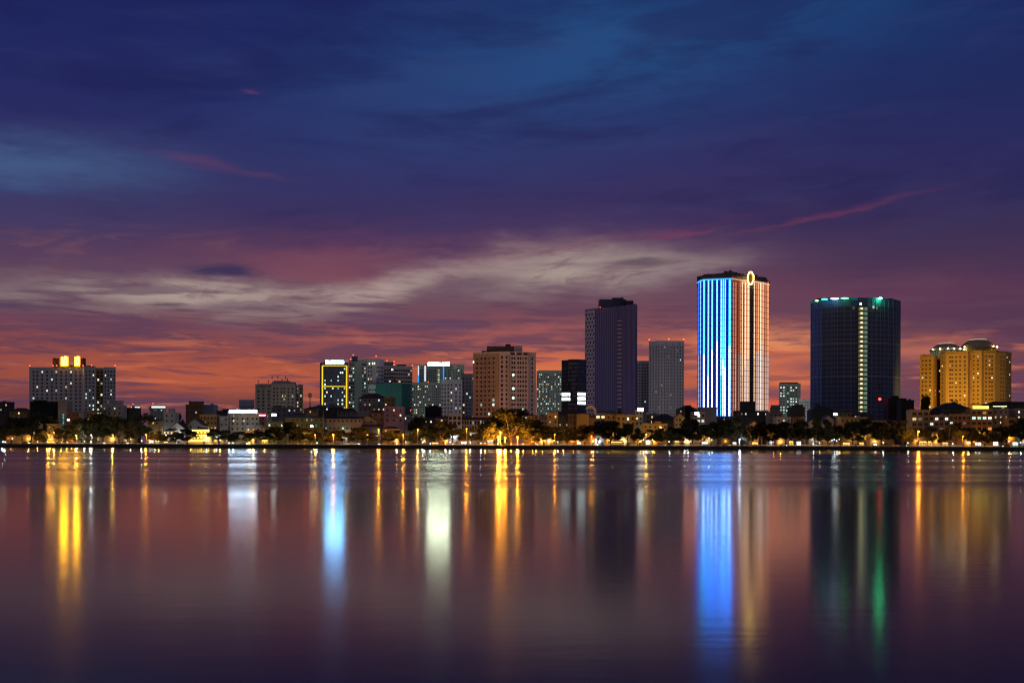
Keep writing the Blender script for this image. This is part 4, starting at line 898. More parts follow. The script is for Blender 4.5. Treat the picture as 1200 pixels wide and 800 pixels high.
    if roof == 'flat' and random.random() < 0.7:          # television aerial
        if 'a' not in ANT:
            b = MB(); b.tube((0, 0, 0), (0, 0, 3.6), 0.05, 0.04, DMETAL, 6)
            for q in range(5): b.box(-0.7 + q * .08, 0.7 - q * .08, -0.03 - q * .25, 0.03 - q * .25, 3.3, 3.36, DMETAL)
            b.box(-0.03, 0.03, -1.1, 0.1, 3.36, 3.42, DMETAL); ANT['a'] = b.mesh('aerial')
        put('aerial', ANT['a'], t, (a * random.uniform(-.7, .7), random.uniform(3, 6), ze + 0.1))
    if tank or (roof == 'flat' and w > 5 and random.random() < 0.45):
        b = MB(); b.tube((-0.9, 2.5, ze + 1.3), (0.9, 2.5, ze + 1.3), 0.6, 0.6, TANKM, 10); b.box(-0.8, -0.6, 2.1, 2.9, ze + .1, ze + .9, DMETAL); b.box(0.6, 0.8, 2.1, 2.9, ze + .1, ze + .9, DMETAL); b.build('water_tank', t, (a * 0.45, 0, 0))
    t['_w'] = w
    del t['_w']
    return t
GREYW = mat('dull_grey_wall', (0.17, 0.17, 0.18), 0.85); BEIGE = mat('dull_beige_wall', (0.26, 0.22, 0.17), 0.85); TAN = mat('dull_tan_wall', (0.26, 0.17, 0.1), 0.85); WHITE = mat('weathered_white_wall', (0.38, 0.38, 0.39), 0.85)
LILAC = mat('dull_lilac_wall', (0.26, 0.2, 0.36), 0.85); BLUEW = mat('dull_blue_wall', (0.2, 0.24, 0.32), 0.85)
H = house
SHW = glow('shop_white', (0.95, 1.0, 0.95), 1.6, vary=1); SHY = glow('shop_yellow', (1.0, 0.5, 0.1), 1.0, vary=1); PGL = glow('party_yellow', (1.0, 0.68, 0.05), 2.2)
WLAMP = glow('white_flood_lamp', (0.9, 1.0, 0.98), 16, True)

# -- photo columns 0 to 150
H('town_house', 'dark flat roofed house cut by the left edge of the picture', -14, 10, 472, 770, DKW, nc=4, tank=True)
H('villa', 'amber lit villa with a pitched tile roof near the left edge', 11, 33, 477.5, 745, OCH, 'hip', 4, 3, [(0, 1, LITY)], nf=2)
H('house', 'small pale house with a roof terrace and balconies above the left promenade', 18.5, 43, 498, 700, CREAM, 'flat', nc=4, terr=(0, 1), hut=(0.7, 1.0, 4))
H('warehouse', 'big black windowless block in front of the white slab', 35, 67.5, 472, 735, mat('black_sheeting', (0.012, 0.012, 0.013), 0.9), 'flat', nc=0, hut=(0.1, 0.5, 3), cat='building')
H('pavilion', 'low dark pavilion with a strip of teal lit glass', 52, 68, 491.5, 722, DKW, 'shed', 1.5, 4, [(0, 0, LITT), (1, 0, LITT), (2, 0, LITT), (3, 0, LITT)], nf=1, win=(2.2, 1.8))
h_ = H('stair_tower_house', 'pale narrow tower house with a vertical teal lit stair window', 67.8, 78.5, 471, 715, PALE, 'flat', nc=0)
for k in range(7):
    put('window', window_mesh(1.2, 1.3, LITT), h_, (0.6, 0, 7.6 + k * 1.75))
H('town_house', 'reddish brown flat roofed house right of the teal stair tower', 79, 93, 484, 712, RED, nc=3, nf=2)
H('town_house', 'pale blank gabled wall house beside the lit amber windows', 92, 98, 484.5, 708, PALE, 'flat', nc=0)
H('town_house', 'ochre house with two warm lit windows left of the modern white villa', 98.2, 108, 483, 714, OCH, 'flat', nc=3, lit=[(0, 1, LITY), (1, 1, LITY)], nf=3)
H('town_house', 'grey house with a white lit roof terrace below the white slab', 108, 119, 482, 735, GREYW, 'flat', nc=4, lit=[(0, 0, LITW), (2, 0, LITW), (3, 0, LITW)], nf=2)
H('villa', 'modern white stepped villa with dark window bands right of the white slab', 119.5, 143, 476, 742, WHITE, 'flat', nc=4, hut=(0.42, 0.95, 6), terr=(0,), nf=2)
H('house', 'dark low house with warm lamps on its roof right of the white stepped villa', 140, 160, 479, 752, DKW, 'flat', nc=4, nf=2)
H('house', 'orange lit low house on the promenade near the left edge', 7, 17, 509, 672, OCH, 'shed', 2, 2, [(0, 0, SHY)], nf=1)
H('house', 'ochre house behind the yellow street lamp left of the round tree', 55, 66, 498, 690, OCH, 'flat', nc=2, terr=(0,), nf=2)
# -- 150 to 300
H('house', 'yellow lit low house beneath the dark tree left of the gabled houses', 173, 186, 491, 712, OCH, 'gable', 2, 3, [(1, 0, SHY)], nf=1)
H('town_house', 'white blue stair hut house directly above the left gabled house', 192, 205, 484.5, 724, WHITE, 'flat', nc=2, hut=(0.35, 0.8, 5), nf=2)
H('gabled_house', 'white gabled house with a dark roof, the left one of two gable ends', 198.5, 216, 495, 695, WHITE, 'gable_front', 6.5, 2, depth=14, roofm=DARKROOF, nf=2)
H('house', 'small house with an orange lit balcony left of the white gable', 191, 203, 502, 688, CREAM, 'hip', 2.4, 3, [(0, 0, LITY), (1, 0, LITY)], terr=(0,), nf=1)
H('gabled_house', 'pale blue gabled house with a dark roof, the right one of two gable ends', 219, 237, 490.8, 705, BLUEW, 'gable_front', 7, 2, depth=14, roofm=DARKROOF, nf=2)
H('town_house', 'brown cube house, the taller of the pair behind the gabled houses', 217.5, 237, 475, 765, BROWN, 'flat', nc=4, hut=(0.15, 0.98, 4.5), nf=2)
H('town_house', 'smooth grey blue cube house joined to the right of the brown cube house', 237, 251, 475.5, 768, BLUEW, 'flat', nc=0)
H('villa', 'villa with arched upper windows and an ochre lower floor behind the golden restaurant', 234, 254, 487, 722, OCH, 'flat', nc=5, nf=3, arch=True, roofm=CREAM)
H('town_house', 'pale blue town house left of the neon signed office block', 257.5, 267, 489, 716, BLUEW, 'flat', nc=2, nf=2)
H('town_house', 'low dark house between the grey blue cube and the neon signed office', 253, 270, 482.5, 775, DKW, 'flat', nc=3, hut=(0.4, 0.75, 3))
t = H('restaurant', 'three storey restaurant blazing with golden light bulbs on the lake front', 226, 246, 500.5, 668, mat('gold_restaurant_wall', (0.6, 0.42, 0.12), 0.8), 'hip', 2.6, 5, [(j, k, PGL) for j in range(5) for k in range(3)], nf=3, fl=3.1, win=(1.3, 1.9), terr=(0, 1))
bb = MB(); bb.sphere((0, 0, 0), 0.24, glow('gold_bulb', (1.0, 0.72, 0.1), 26, True), 8, 6); bb = bb.mesh('bulb')
for k in range(3):
    for j in range(8): put('bulb', bb, t, (-4.8 + j * 1.35, -1.55, 2.4 + k * 3.1))
H('house', 'pale lower shed roofed house in front of the neon signed office block', 288, 306, 498.5, 700, CREAM, 'shed', 2, 3, nf=1)
# -- 300 to 450
t = H('town_house', 'pale narrow house carrying a red and white sign board', 303.5, 312.5, 487.5, 726, PALE, 'flat', nc=1, nf=2)
H('house', 'small olive house with a garden wall left of the long school', 312, 334, 495.5, 712, GRN, 'flat', nc=3, nf=2)
H('town_house', 'grey town house with a water tank right of the white flood lamp', 318, 348, 478.5, 770, GREYW, 'flat', nc=5, lit=[(3, 0, LITW)], tank=True, nf=2, hut=(0.05, 0.3, 3))
H('town_house', 'low grey terrace house left of the pagoda roof', 336, 356, 484, 745, GREYW, 'shed', 2, 3, nf=1)
H('pavilion', 'small pavilion with a dark upswept pagoda roof below the radio mast', 356, 371, 477, 760, CREAM, 'pagoda', 3, 3, nf=1, depth=8)
H('town_house', 'dark tile roofed house left of the tower outlined in yellow', 366, 400, 474, 800, DKW, 'hip', 3, 5, nf=2)
H('town_house', 'house with a dark hipped roof under the yellow outlined tower', 395, 417, 478, 778, GREYW, 'hip', 4, 4, nf=2)
H('school', 'long low school with a green lit left wing and a dark flat roof', 334.5, 379, 487.5, 700, GRN, 'shed', 1.8, 8, [(5, 1, LITT), (6, 1, LITT), (3, 2, LITT), (6, 2, LITT)], nf=3, fl=3.4, cat='school', roofm=DARKROOF)
H('school', 'pale right wing of the long school ending at a small gable', 379.5, 424, 488, 702, CREAM, 'gable', 2.5, 9, [(0, 1, LITT), (4, 1, LITG)], nf=2, fl=4.6, cat='school', roofm=DARKROOF)
H('house', 'house with a pale gable end at the right of the long school', 422, 439, 486.5, 710, CREAM, 'gable_front', 5, 2, nf=1, roofm=DARKROOF)
H('villa', 'large dark villa with a domed roof in front of the netted block', 419.5, 452, 460.5, 800, DGREY, 'hip', 6, 6, nf=3, depth=16, terr=(1,))
H('villa', 'warm lit ochre wing at the right of the dark domed villa', 450, 461.5, 466.5, 790, OCH, 'flat', nc=3, nf=2)
H('town_house', 'orange walled house with a tile roof left of the lilac house', 431, 450, 480.5, 725, TAN, 'hip', 3, 3, nf=2, lit=[])
H('town_house', 'pink and lilac town house with a roof terrace below the netted block', 450, 473, 478, 722, LILAC, 'flat', nc=3, terr=(0, 1), hut=(0.0, 0.35, 3), nf=3)
H('house', 'low tile roofed house under the lilac house', 449, 468, 499, 690, CREAM, 'hip', 3, 3, nf=1)
H('house', 'low dark house between the school gable and the lilac house', 424, 446, 497, 695, DKW, 'gable', 3, 3, nf=1)
# -- 450 to 600
H('house', 'little blue house with a bright white lamp right of the lilac house', 473, 480.5, 487.5, 735, BLUEW, 'flat', nc=2, lit=[(0, 0, SHW)], nf=1)
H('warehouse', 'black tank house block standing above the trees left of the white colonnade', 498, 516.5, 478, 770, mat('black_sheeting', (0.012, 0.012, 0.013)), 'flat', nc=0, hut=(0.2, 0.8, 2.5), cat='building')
H('school', 'low school with a white colonnade and a red tiled roof, left section', 510, 525, 487.5, 722, CREAM, 'gable', 3, 5, nf=2, cat='school', win=(1.4, 2.2))
H('school', 'white flat entrance block between the two tiled school sections', 525.2, 540.5, 486.5, 716, WHITE, 'flat', nc=3, nf=2, cat='school', win=(2.4, 2.2))
H('school', 'low school with a white colonnade and a red tiled roof, right section', 540.8, 571, 488.5, 722, CREAM, 'gable', 3.2, 10, nf=2, cat='school', win=(1.4, 2.4))
H('house', 'dark low house in the trees left of the school', 484, 508, 489, 740, DKW, 'gable', 2.5, 4, nf=1)
# -- 600 to 750
H('villa', 'yellow villa with arched windows behind the big orange lit tree', 614, 630, 485, 712, OCH, 'hip', 2, 4, nf=3, arch=True)
H('villa', 'white verandah house with arches right of the yellow arched villa', 630.5, 641, 485.5, 708, WHITE, 'hip', 2, 3, nf=3, terr=(0, 1), arch=True)
H('town_house', 'yellow flat roofed house with a stair hut left of the dark tiled roofs', 641.5, 654, 485.5, 700, OCH, 'flat', nc=2, nf=3, hut=(0.3, 0.7, 2.5))
H('town_house', 'dark house with stacked tile roofs behind the yellow blank wall', 652, 684, 479.5, 748, DKW, 'hip', 4, 6, nf=2, depth=12)
H('town_house', 'dark house with small lit windows in the middle of the yellow houses', 654.5, 666, 489, 704, DKW, 'flat', nc=3, lit=[(0, 1, LITD), (2, 1, LITD)], nf=3)
H('town_house', 'house with dark open balconies left of the yellow blank wall', 666, 675.5, 486.5, 702, BROWN, 'flat', nc=2, terr=(0, 1, 2), nf=3)
H('town_house', 'house with a tall yellow blank wall left of the pale arch', 675.8, 690, 484, 698, OCH, 'shed', 1.0, 0)
H('town_house', 'dark brown sloped house right of the yellow blank wall', 690.3, 697.5, 487, 699, BROWN, 'shed', 2, 0)
H('house', 'pale house with lit upper floor at the foot of the violet skyscraper', 697.8, 709.5, 485.5, 716, WHITE, 'flat', nc=2, lit=[(0, 0, LITY), (1, 0, LITY)], nf=2, win=(3.0, 1.8))
H('town_house', 'long grey house under the violet skyscraper behind the yellow balcony house', 697, 722, 482.5, 790, GREYW, 'flat', nc=6, nf=1)
H('town_house', 'plain ochre house left of the yellow balcony house', 709.8, 722, 486.5, 706, OCH, 'flat', nc=2, nf=3)
H('villa', 'yellow balcony house with tall windows below the violet skyscraper', 722.3, 744, 487.5, 700, OCH, 'flat', nc=4, nf=3, terr=(1,), hut=(0.0, 0.4, 3), win=(1.4, 1.9))
H('town_house', 'grey green house under the white roof lamp right of the yellow balcony house', 744.3, 753, 481.5, 706, GREENGREY, 'flat', nc=2, nf=3)
# -- 750 to 900
H('house', 'warm lit ochre house wing behind the dark hipped roof', 757, 771, 486, 738, CREAM, 'flat', nc=3, lit=[(1, 0, LITY), (1, 1, LITY)], nf=2)
H('villa', 'villa with a broad dark hipped roof left of the arched gable house', 766, 793, 484.5, 728, DKW, 'hip', 6, 4, nf=2, depth=14, roofm=DARKROOF)
H('house', 'ochre lakeside house with a lit gate below the dark hipped roof', 753.5, 782, 497.5, 690, OCH, 'flat', nc=5, lit=[(3, 0, LITY)], nf=2, hut=(0.5, 0.75, 4))
H('villa', 'ochre house with a round arched gable and columns', 791, 802.5, 484.5, 700, OCH, 'gable_front', 4.5, 3, nf=2, arch=True)
H('house', 'ochre columned wing right of the arched gable house', 802.6, 813, 494, 697, OCH, 'shed', 1.5, 4, nf=1)
H('villa', 'dark villa with a mansard roof left of the blue lit skyscraper foot', 795, 817, 474.5, 770, BROWN, 'hip', 5, 4, [(2, 0, LITY)], nf=2, depth=13, roofm=DARKROOF)
H('town_house', 'white lit corner house left of the slate blue cube', 811.5, 826, 484, 706, PALE, 'flat', nc=3, lit=[(1, 0, SHW), (1, 1, SHW)], nf=2, win=(2.0, 1.8))
H('town_house', 'slate blue cube house at the foot of the blue lit face', 820.5, 840, 478.5, 740, BLUEW, 'flat', nc=0)
H('town_house', 'wide dark building with three lit windows under the copper face', 862, 900, 482.5, 760, DKW, 'flat', nc=8, lit=[(2, 0, LITW), (5, 0, SHW), (7, 0, LITW)], nf=2, hut=(0.18, 0.62, 12))
H('house', 'low dark house under the trees beside the white light strip foot', 840, 863, 487, 750, DKW, 'shed', 2, 4, nf=1)
H('house', 'tiny ochre gabled house among the dark trees', 878.5, 889, 493.5, 690, OCH, 'gable_front', 4, 1, nf=1, depth=7)
# -- 900 to 1050
H('town_house', 'grey house with a blue lit roof room at the right foot of the copper face', 901, 917, 484, 740, GREYW, 'flat', nc=3, lit=[(1, 1, LITG)], nf=2, hut=(0.2, 0.85, 6))
H('town_house', 'house with a white lit stair window left of the dark box house', 910, 927, 490, 705, PALE, 'flat', nc=3, lit=[(1, 0, LITG)], nf=2)
H('town_house', 'dark box house with roof clutter beneath the small far tower', 926.5, 943, 478, 735, DKW, 'flat', nc=2, hut=(0.2, 0.7, 3), nf=1)
H('shrine', 'small ochre shrine with columns on a roof right of the dark box house', 932.5, 942, 486, 715, OCH, 'pagoda', 2.2, 3, nf=1, cat='shrine', win=(1.0, 2.4))
H('villa', 'dark villa with a steep pointed roof at the foot of the navy skyscraper', 951, 977, 474.5, 765, DKW, 'hip', 6, 5, nf=2, depth=12, roofm=DARKROOF)
H('gabled_house', 'house with a white gable left of the white roof lamp', 964, 977, 486.5, 715, WHITE, 'gable_front', 5, 1, nf=1, roofm=DARKROOF)
H('house', 'low house with an ochre gable left of the white gable', 948, 964, 490, 705, CREAM, 'gable_front', 3.5, 2, nf=1, roofm=DARKROOF)
H('villa', 'stepped ochre villa right of the white roof lamp', 983, 1001, 480.5, 742, OCH, 'hip', 2.5, 4, nf=2)
H('house', 'wide ochre house with a dark porch under the stepped villa', 985, 1016, 490, 706, OCH, 'flat', nc=6, nf=1)
H('house', 'dark tile roofed house under the lit stair strip', 1000, 1024, 482, 738, DKW, 'hip', 4, 5, nf=1)
H('house', 'long low ochre house with a tile roof under the red mast lamp', 1019, 1049, 491, 700, OCH, 'hip', 1.6, 6, nf=2, roofm=TILE)
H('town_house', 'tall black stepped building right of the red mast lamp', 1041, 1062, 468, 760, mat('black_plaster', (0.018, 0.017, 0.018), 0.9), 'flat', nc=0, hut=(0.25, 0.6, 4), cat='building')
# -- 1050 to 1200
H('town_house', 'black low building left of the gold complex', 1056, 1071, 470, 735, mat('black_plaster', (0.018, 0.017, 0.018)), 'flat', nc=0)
H('villa', 'pale terraced villa with deep verandahs at the left of the lakeside row', 1068, 1088.5, 481.5, 690, BEIGE, 'flat', nc=3, nf=5, terr=(0, 1, 2, 3), win=(2.6, 2.0), hut=(0.0, 0.25, 2))
H('town_house', 'middle house of the lakeside row with two white lit upper rooms', 1088.8, 1112, 487.5, 694, BEIGE, 'flat', nc=4, nf=4, lit=[(1, 0, LITW), (3, 0, SHW)], terr=(1, 2), win=(2.2, 1.9))
H('town_house', 'brown house with long balconies right of the two white lit rooms', 1112.3, 1137.5, 486.5, 692, TAN, 'flat', nc=5, nf=4, terr=(0, 1, 2), win=(2.2, 1.9))
H('villa', 'dark house with a wide hipped roof in front of the gold complex', 1102, 1137, 471.5, 742, DKW, 'hip', 7, 5, nf=2, depth=16, roofm=DARKROOF)
t = H('villa', 'villa with a glowing yellow green roof garden below the gold complex', 1138, 1163, 480.5, 694, OCH, 'flat', nc=4, nf=4, lit=[(3, 1, SHW), (1, 1, LITG), (0, 1, LITG)], terr=(0, 1, 2), win=(2.4, 1.9))
b = MB(); YG = glow('roof_garden_light', (0.9, 0.95, 0.12), 2.6, True)
b.box(-4.5, 5.5, 2.6, 2.8, PZ(1150, 478.8, 696) - GZ, PZ(1150, 475.6, 696) - GZ, YG); b.build('lit_screen', t)
b = MB(); zz = PZ(1150, 473.9, 696) - GZ; b.box(-7, 6.8, 0.4, 6, zz, zz + 0.25, DARKROOF); b.box(-6.6, -6.4, 0.6, 0.8, zz - 4, zz - .003, DMETAL); b.box(6.4, 6.6, 0.6, 0.8, zz - 4, zz - .003, DMETAL); b.build('pergola_roof', t)
t = H('town_house', 'house with a bright green lit pergola on its roof near the right edge', 1163.5, 1182, 480, 700, PALE, 'flat', nc=3, nf=3, terr=(1,), lit=[(1, 1, LITY)])
b = MB(); zz = PZ(1172, 475.5, 700) - GZ; b.box(-5, 4.5, 0.3, 5, zz, zz + 0.2, DARKROOF); b.box(-4.5, 4, 0.6, 0.8, zz - 0.35, zz - 0.003, glow('pergola_tube', (0.95, 1.0, 0.35), 4, True)); 
for x in (-4.8, 4.3): b.box(x - 0.1, x + 0.1, 0.5, 0.7, zz - 2.6, zz - 0.004, DMETAL)
b.build('pergola', t)
H('villa', 'dark long roofed villa at the right edge behind the green pergola', 1160, 1212, 470, 745, DKW, 'hip', 3, 7, nf=1, depth=12, roofm=DARKROOF)
H('villa', 'pale villa with an arched upper window at the right edge', 1190, 1206, 480, 702, CREAM, 'flat', nc=2, nf=3, arch=True)
H('town_house', 'ochre bay fronted house between the green pergola and the right edge villa', 1180.5, 1190, 490.5, 690, OCH, 'flat', nc=1, nf=2, win=(3.2, 2.0))

# -- single pieces on the roofs
t = thing('roof_arch', 'pale round arch sculpture rising over the brown sloped house', 'arch', (PX(692, 708), 708, PZ(692, 491, 708)))
b = MB(); r = 3.0
for q in range(14):
    a0, a1 = radians(-25 + q * 13), radians(-25 + (q + 1) * 13)
    vs = []
    for a_, rr_ in ((a0, r - 0.7), (a0, r + 0.7), (a1, r + 0.7), (a1, r - 0.7)):
        for y in (0, 2.2): vs.append((rr_ * cos(a_), y, 4.6 + rr_ * 1.15 * sin(a_)))
    b.add(vs, [(0, 2, 4, 6), (7, 5, 3, 1), (0, 1, 3, 2), (2, 3, 5, 4), (4, 5, 7, 6), (6, 7, 1, 0)], mat('cream_arch', (0.6, 0.5, 0.38), 0.8))
b.build('arch', t); b = MB(); b.box(2.0, 3.3, 0.3, 1.9, -6, 3.45, CREAM); b.build('pier', t)
def board(name, label, x0, x1, y0, y1, Y, m, back, cat='sign'):
    t = thing(name, label, cat, (PX((x0 + x1) / 2, Y), Y, PZ(x0, y1, Y))); w = PX(x1, Y) - PX(x0, Y); h = (y1 - y0) / F * Y
    b = MB(); b.box(-w / 2, w / 2, 0, 0.3, 0, h, back); b.build('board', t)
    b = MB(); b.box(-w * 0.46, w * 0.46, -0.12, -0.003, h * 0.22, h * 0.5, m); b.build('lit_strip', t)
    b = MB(); b.box(-w * 0.4, -w * 0.36, 0.303, 0.5, -1.5, h, DMETAL); b.box(w * 0.36, w * 0.4, 0.303, 0.5, -1.5, h, DMETAL); b.build('bracket', t)
board('sign_board', 'red sign board with a white glowing line beside the neon signed office block', 302.8, 311.6, 483.6, 487.9, 722, glow('pink_white_line', (1.0, 0.5, 0.6), 5, True), glow('red_sign_light', (0.8, 0.015, 0.08), 0.6, True))
board('sign_board', 'small red glowing sign board above the white gabled house', 201.5, 207, 484.3, 486.3, 730, glow('red_sign_line', (1.0, 0.05, 0.12), 2.2, True), glow('red_sign_light', (0.8, 0.015, 0.08), 0.6))
def mast(label, px, ybase, ytop, Y, red=None):
    z0, z1 = PZ(px, ybase, Y), PZ(px, ytop, Y); t = thing('radio_mast', label, 'mast', (PX(px, Y), Y, z0)); h = z1 - z0
    b = MB()
    for s, q in ((-1, -1), (1, -1), (0, 1)): b.tube((s * 0.55, q * 0.4, 0), (s * 0.35, q * 0.25, h), 0.09, 0.07, DMETAL, 5)
    n = int(h / 1.2)
    for k in range(n):
        za, zb = h * k / n, h * (k + 1) / n; b.tube((-0.5, -0.35, za), (0.5, -0.35, zb), 0.05, 0.05, DMETAL, 4); b.tube((0.5, -0.35, za), (-0.5, -0.35, zb), 0.05, 0.05, DMETAL, 4)
    b.build('lattice', t); b = MB()
    for s in (-0.9, 0, 0.9): b.box(s - 0.25, s + 0.25, -0.7, -0.45, h - 3.2, h - 0.4, DMETAL)
    b.box(-1.1, 1.1, -0.5, 0.5, h - 3.4, h - 3.25, DMETAL); b.build('antenna', t)
    if red:
        b = MB(); b.sphere((0, -0.9, PZ(px, red, Y) - z0), 0.9, glow('mast_red', (1, 0.02, 0.015), 14, True), 10, 6); b.build('warning_light', t)
mast('dark lattice radio mast with drum antennas left of the yellow outlined tower', 363.2, 478, 460, 800)
mast('lattice mast with a red lamp in front of the navy skyscraper', 1030.3, 492, 450, 770, 467.5)
mast('thin lattice mast beside the small far block above the gabled houses', 176, 490, 475.5, 900)
t = thing('flagpole', 'thin pale flagpole standing at the middle of the long school', 'pole', (PX(378.6, 697), 697, GZ)); b = MB(); b.tube((0, 0, 0), (0, 0, PZ(378.6, 480, 697) - GZ), 0.12, 0.07, WHITE, 8); b.sphere((0, 0, PZ(378.6, 480, 697) - GZ), 0.2, WHITE, 8, 5); b.build('pole', t); b = MB(); b.lathe([(0.7, 0), (0.6, 0.25), (0.3, 0.3)], CONC, 10); b.build('base', t)
def flood_lamp(label, px, py, Y, r, m):
    z = PZ(px, py, Y); t = thing('roof_floodlight', label, 'floodlight', (PX(px, Y), Y, z - 2.2), 'white flood lamps on the roofs')
    b = MB(); b.tube((0, 0, -1.5), (0, 0, 2.0), 0.1, 0.08, DMETAL, 6); b.box(-r, r, 0.003, 0.5, 2.2 - r * 0.6, 2.2 + r * 0.6, DMETAL); b.build('housing', t)
    b = MB(); b.box(-r * 0.9, r * 0.9, -0.12, 0.0, 2.2 - r * 0.5, 2.2 + r * 0.5, m); b.build('lens', t)
flood_lamp('white flood lamp between the teal stair tower and the brown house', 80, 491.8, 708, 0.75, WLAMP)
flood_lamp('white flood lamp on the roof right of the red sign board', 321, 486, 730, 1.5, WLAMP)
flood_lamp('greenish white lamp on the front of the long school', 365.3, 499.2, 690, 0.8, glow('green_white_lamp', (0.6, 1.0, 0.8), 40, True))
flood_lamp('small white lamp at the left end of the long school', 341.7, 499.6, 690, 0.45, WLAMP)
flood_lamp('bright white lamp on the roof right of the yellow balcony house', 750.5, 479.8, 700, 1.9, WLAMP)
flood_lamp('white lamp on the roof of the white lit corner house', 816.5, 484.3, 704, 1.4, WLAMP)
flood_lamp('bright white lamp left of the stepped ochre villa', 978.8, 485.2, 712, 1.2, WLAMP)
flood_lamp('pale lamp at the foot of the small far tower', 922.7, 480.8, 760, 0.9, LITG)
# ------------------------------------------------------------------ trees, lamps, kiosks and cars along the bank
def leafmat(key, lo, hi):
    m = bpy.data.materials.new(key); m.use_nodes = True; nt = m.node_tree; h = G(nt); b = nt.nodes['Principled BSDF']
    t = nt.nodes.new('ShaderNodeTexCoord'); f, _ = h.noise(t.outputs['Object'], 9.0, 3, 0.6)
    nt.links.new(h.ramp(f, [(0.35, lo + (1,)), (0.65, hi + (1,))], 'LINEAR'), b.inputs['Base Color']); b.inputs['Roughness'].default_value = 0.75
    b.inputs['Specular IOR Level'].default_value = 0.2
    return m
LEAFS = [leafmat('dark_foliage', (0.018, 0.022, 0.012), (0.048, 0.05, 0.022)), leafmat('green_foliage', (0.032, 0.036, 0.014), (0.075, 0.072, 0.024)), leafmat('feathery_foliage', (0.03, 0.036, 0.016), (0.07, 0.07, 0.028))]
BARK = mat('bark', (0.06, 0.045, 0.035), 0.95, 0.3, 3.0)
def tree_proto(seed, kind):
    """unit tree: 1 high, crown about 1 wide"""
    r = random.Random(seed); trunk = MB(); lean = r.uniform(-.04, .04)
    zf = (0.24, 0.28, 0.24)[kind]
    trunk.tube((0, 0, -0.02), (lean * .5, 0, zf * .6), 0.024, 0.019, BARK, 8); trunk.tube((lean * .5, 0, zf * .59), (lean, 0, zf), 0.019, 0.016, BARK, 8)
    clumps = []
    nb = (9, 8, 11)[kind]
    for k in range(nb):
        a = 2 * pi * k / nb + r.uniform(-.4, .4); rad = r.uniform(0.16, 0.4) if kind != 1 else r.uniform(.12, .36); z = r.uniform(zf + .1, 0.9)
        rad *= math.sqrt(max(0.15, 1 - ((z - .55) / .45) ** 2)) if kind != 2 else 1.05
        e = Vector((rad * cos(a), rad * sin(a), z)); s = Vector((lean, 0, zf - r.uniform(0, .06)))
        m = s.lerp(e, .55) + Vector((0, 0, r.uniform(-.03, .05))); trunk.tube(s, m, 0.011, 0.007, BARK, 5); trunk.tube(m, e, 0.007, 0.003, BARK, 5)
        clumps.append((e, r.uniform(.1, .17)))
        for q in range(2): clumps.append((e + Vector((r.uniform(-.14, .14), r.uniform(-.14, .14), r.uniform(-.1, .12))), r.uniform(.07, .12)))
    clumps.append((Vector((lean, 0, .88)), .12)); clumps.append((Vector((lean, 0.05, .66)), .17))
    crown = MB(); vs = []; fs = []
    for c, cr in clumps:
        for q in range(int(150 * (cr / .12) ** 2)):
            d = Vector((r.gauss(0, 1), r.gauss(0, 1), r.gauss(0, .8))); d = d.normalized() * cr * r.random() ** .45
            p = c + d
            if p.z > 1.0: p.z = 1.0 - r.random() * .04
            s_ = r.uniform(.022, .046); u = Vector((r.gauss(0, 1), r.gauss(0, 1), r.gauss(0, 1))).normalized(); v = u.orthogonal().normalized()
            n = len(vs); vs += [p - u * s_ - v * s_ * .1, p + v * s_ * .5, p + u * s_, p - v * s_ * .5]; fs.append((n, n + 1, n + 2, n + 3))
    crown.add(vs, fs, LEAFS[kind])
    return trunk.mesh('trunk'), crown.mesh('crown')
PROT = [(k, tree_proto(20 + i, k)) for i, k in enumerate((0, 0, 1, 1, 2, 2))]
KWORD = {0: 'round dense', 1: 'loose bushy', 2: 'spreading feathery'}
ZONES = [(0, 60, 'the big black block'), (60, 112, 'the teal stair tower'), (112, 175, 'the white stepped villa'), (175, 258, 'the two gabled houses'), (258, 312, 'the neon signed office'), (312, 380, 'the school left wing'),
         (380, 440, 'the yellow outlined tower'), (440, 505, 'the lilac house'), (505, 572, 'the white colonnade school'), (572, 645, 'the warm tan tower'), (645, 700, 'the yellow blank wall house'), (700, 756, 'the violet skyscraper'),
         (756, 815, 'the plain grey tower'), (815, 862, 'the blue lit face'), (862, 905, 'the copper lit face'), (905, 950, 'the small far tower'), (950, 1000, 'the navy skyscraper left half'), (1000, 1058, 'the navy skyscraper right half'), (1058, 1110, 'the gold complex left wing'), (1110, 1300, 'the gold complex right wing')]
ORD = ['leftmost', 'second from left', 'third from left', 'fourth from left', 'fifth from left', 'sixth from left', 'seventh from left', 'eighth from left', 'ninth from left', 'tenth from left', 'eleventh from left', 'twelfth from left']
def zone(px):
    for k, (a, e, s) in enumerate(ZONES):
        if px < e: return k
    return len(ZONES) - 1
def rank(items):
    """items: list of px; gives (ordinal word, zone phrase) with the order inside each zone"""
    out = [None] * len(items); by = {}
    for i in sorted(range(len(items)), key=lambda q: items[q]): by.setdefault(zone(items[i]), []).append(i)
    for z, l in by.items():
        for k, i in enumerate(l): out[i] = ('only one' if len(l) == 1 else ORD[k], ZONES[z][2])
    return out
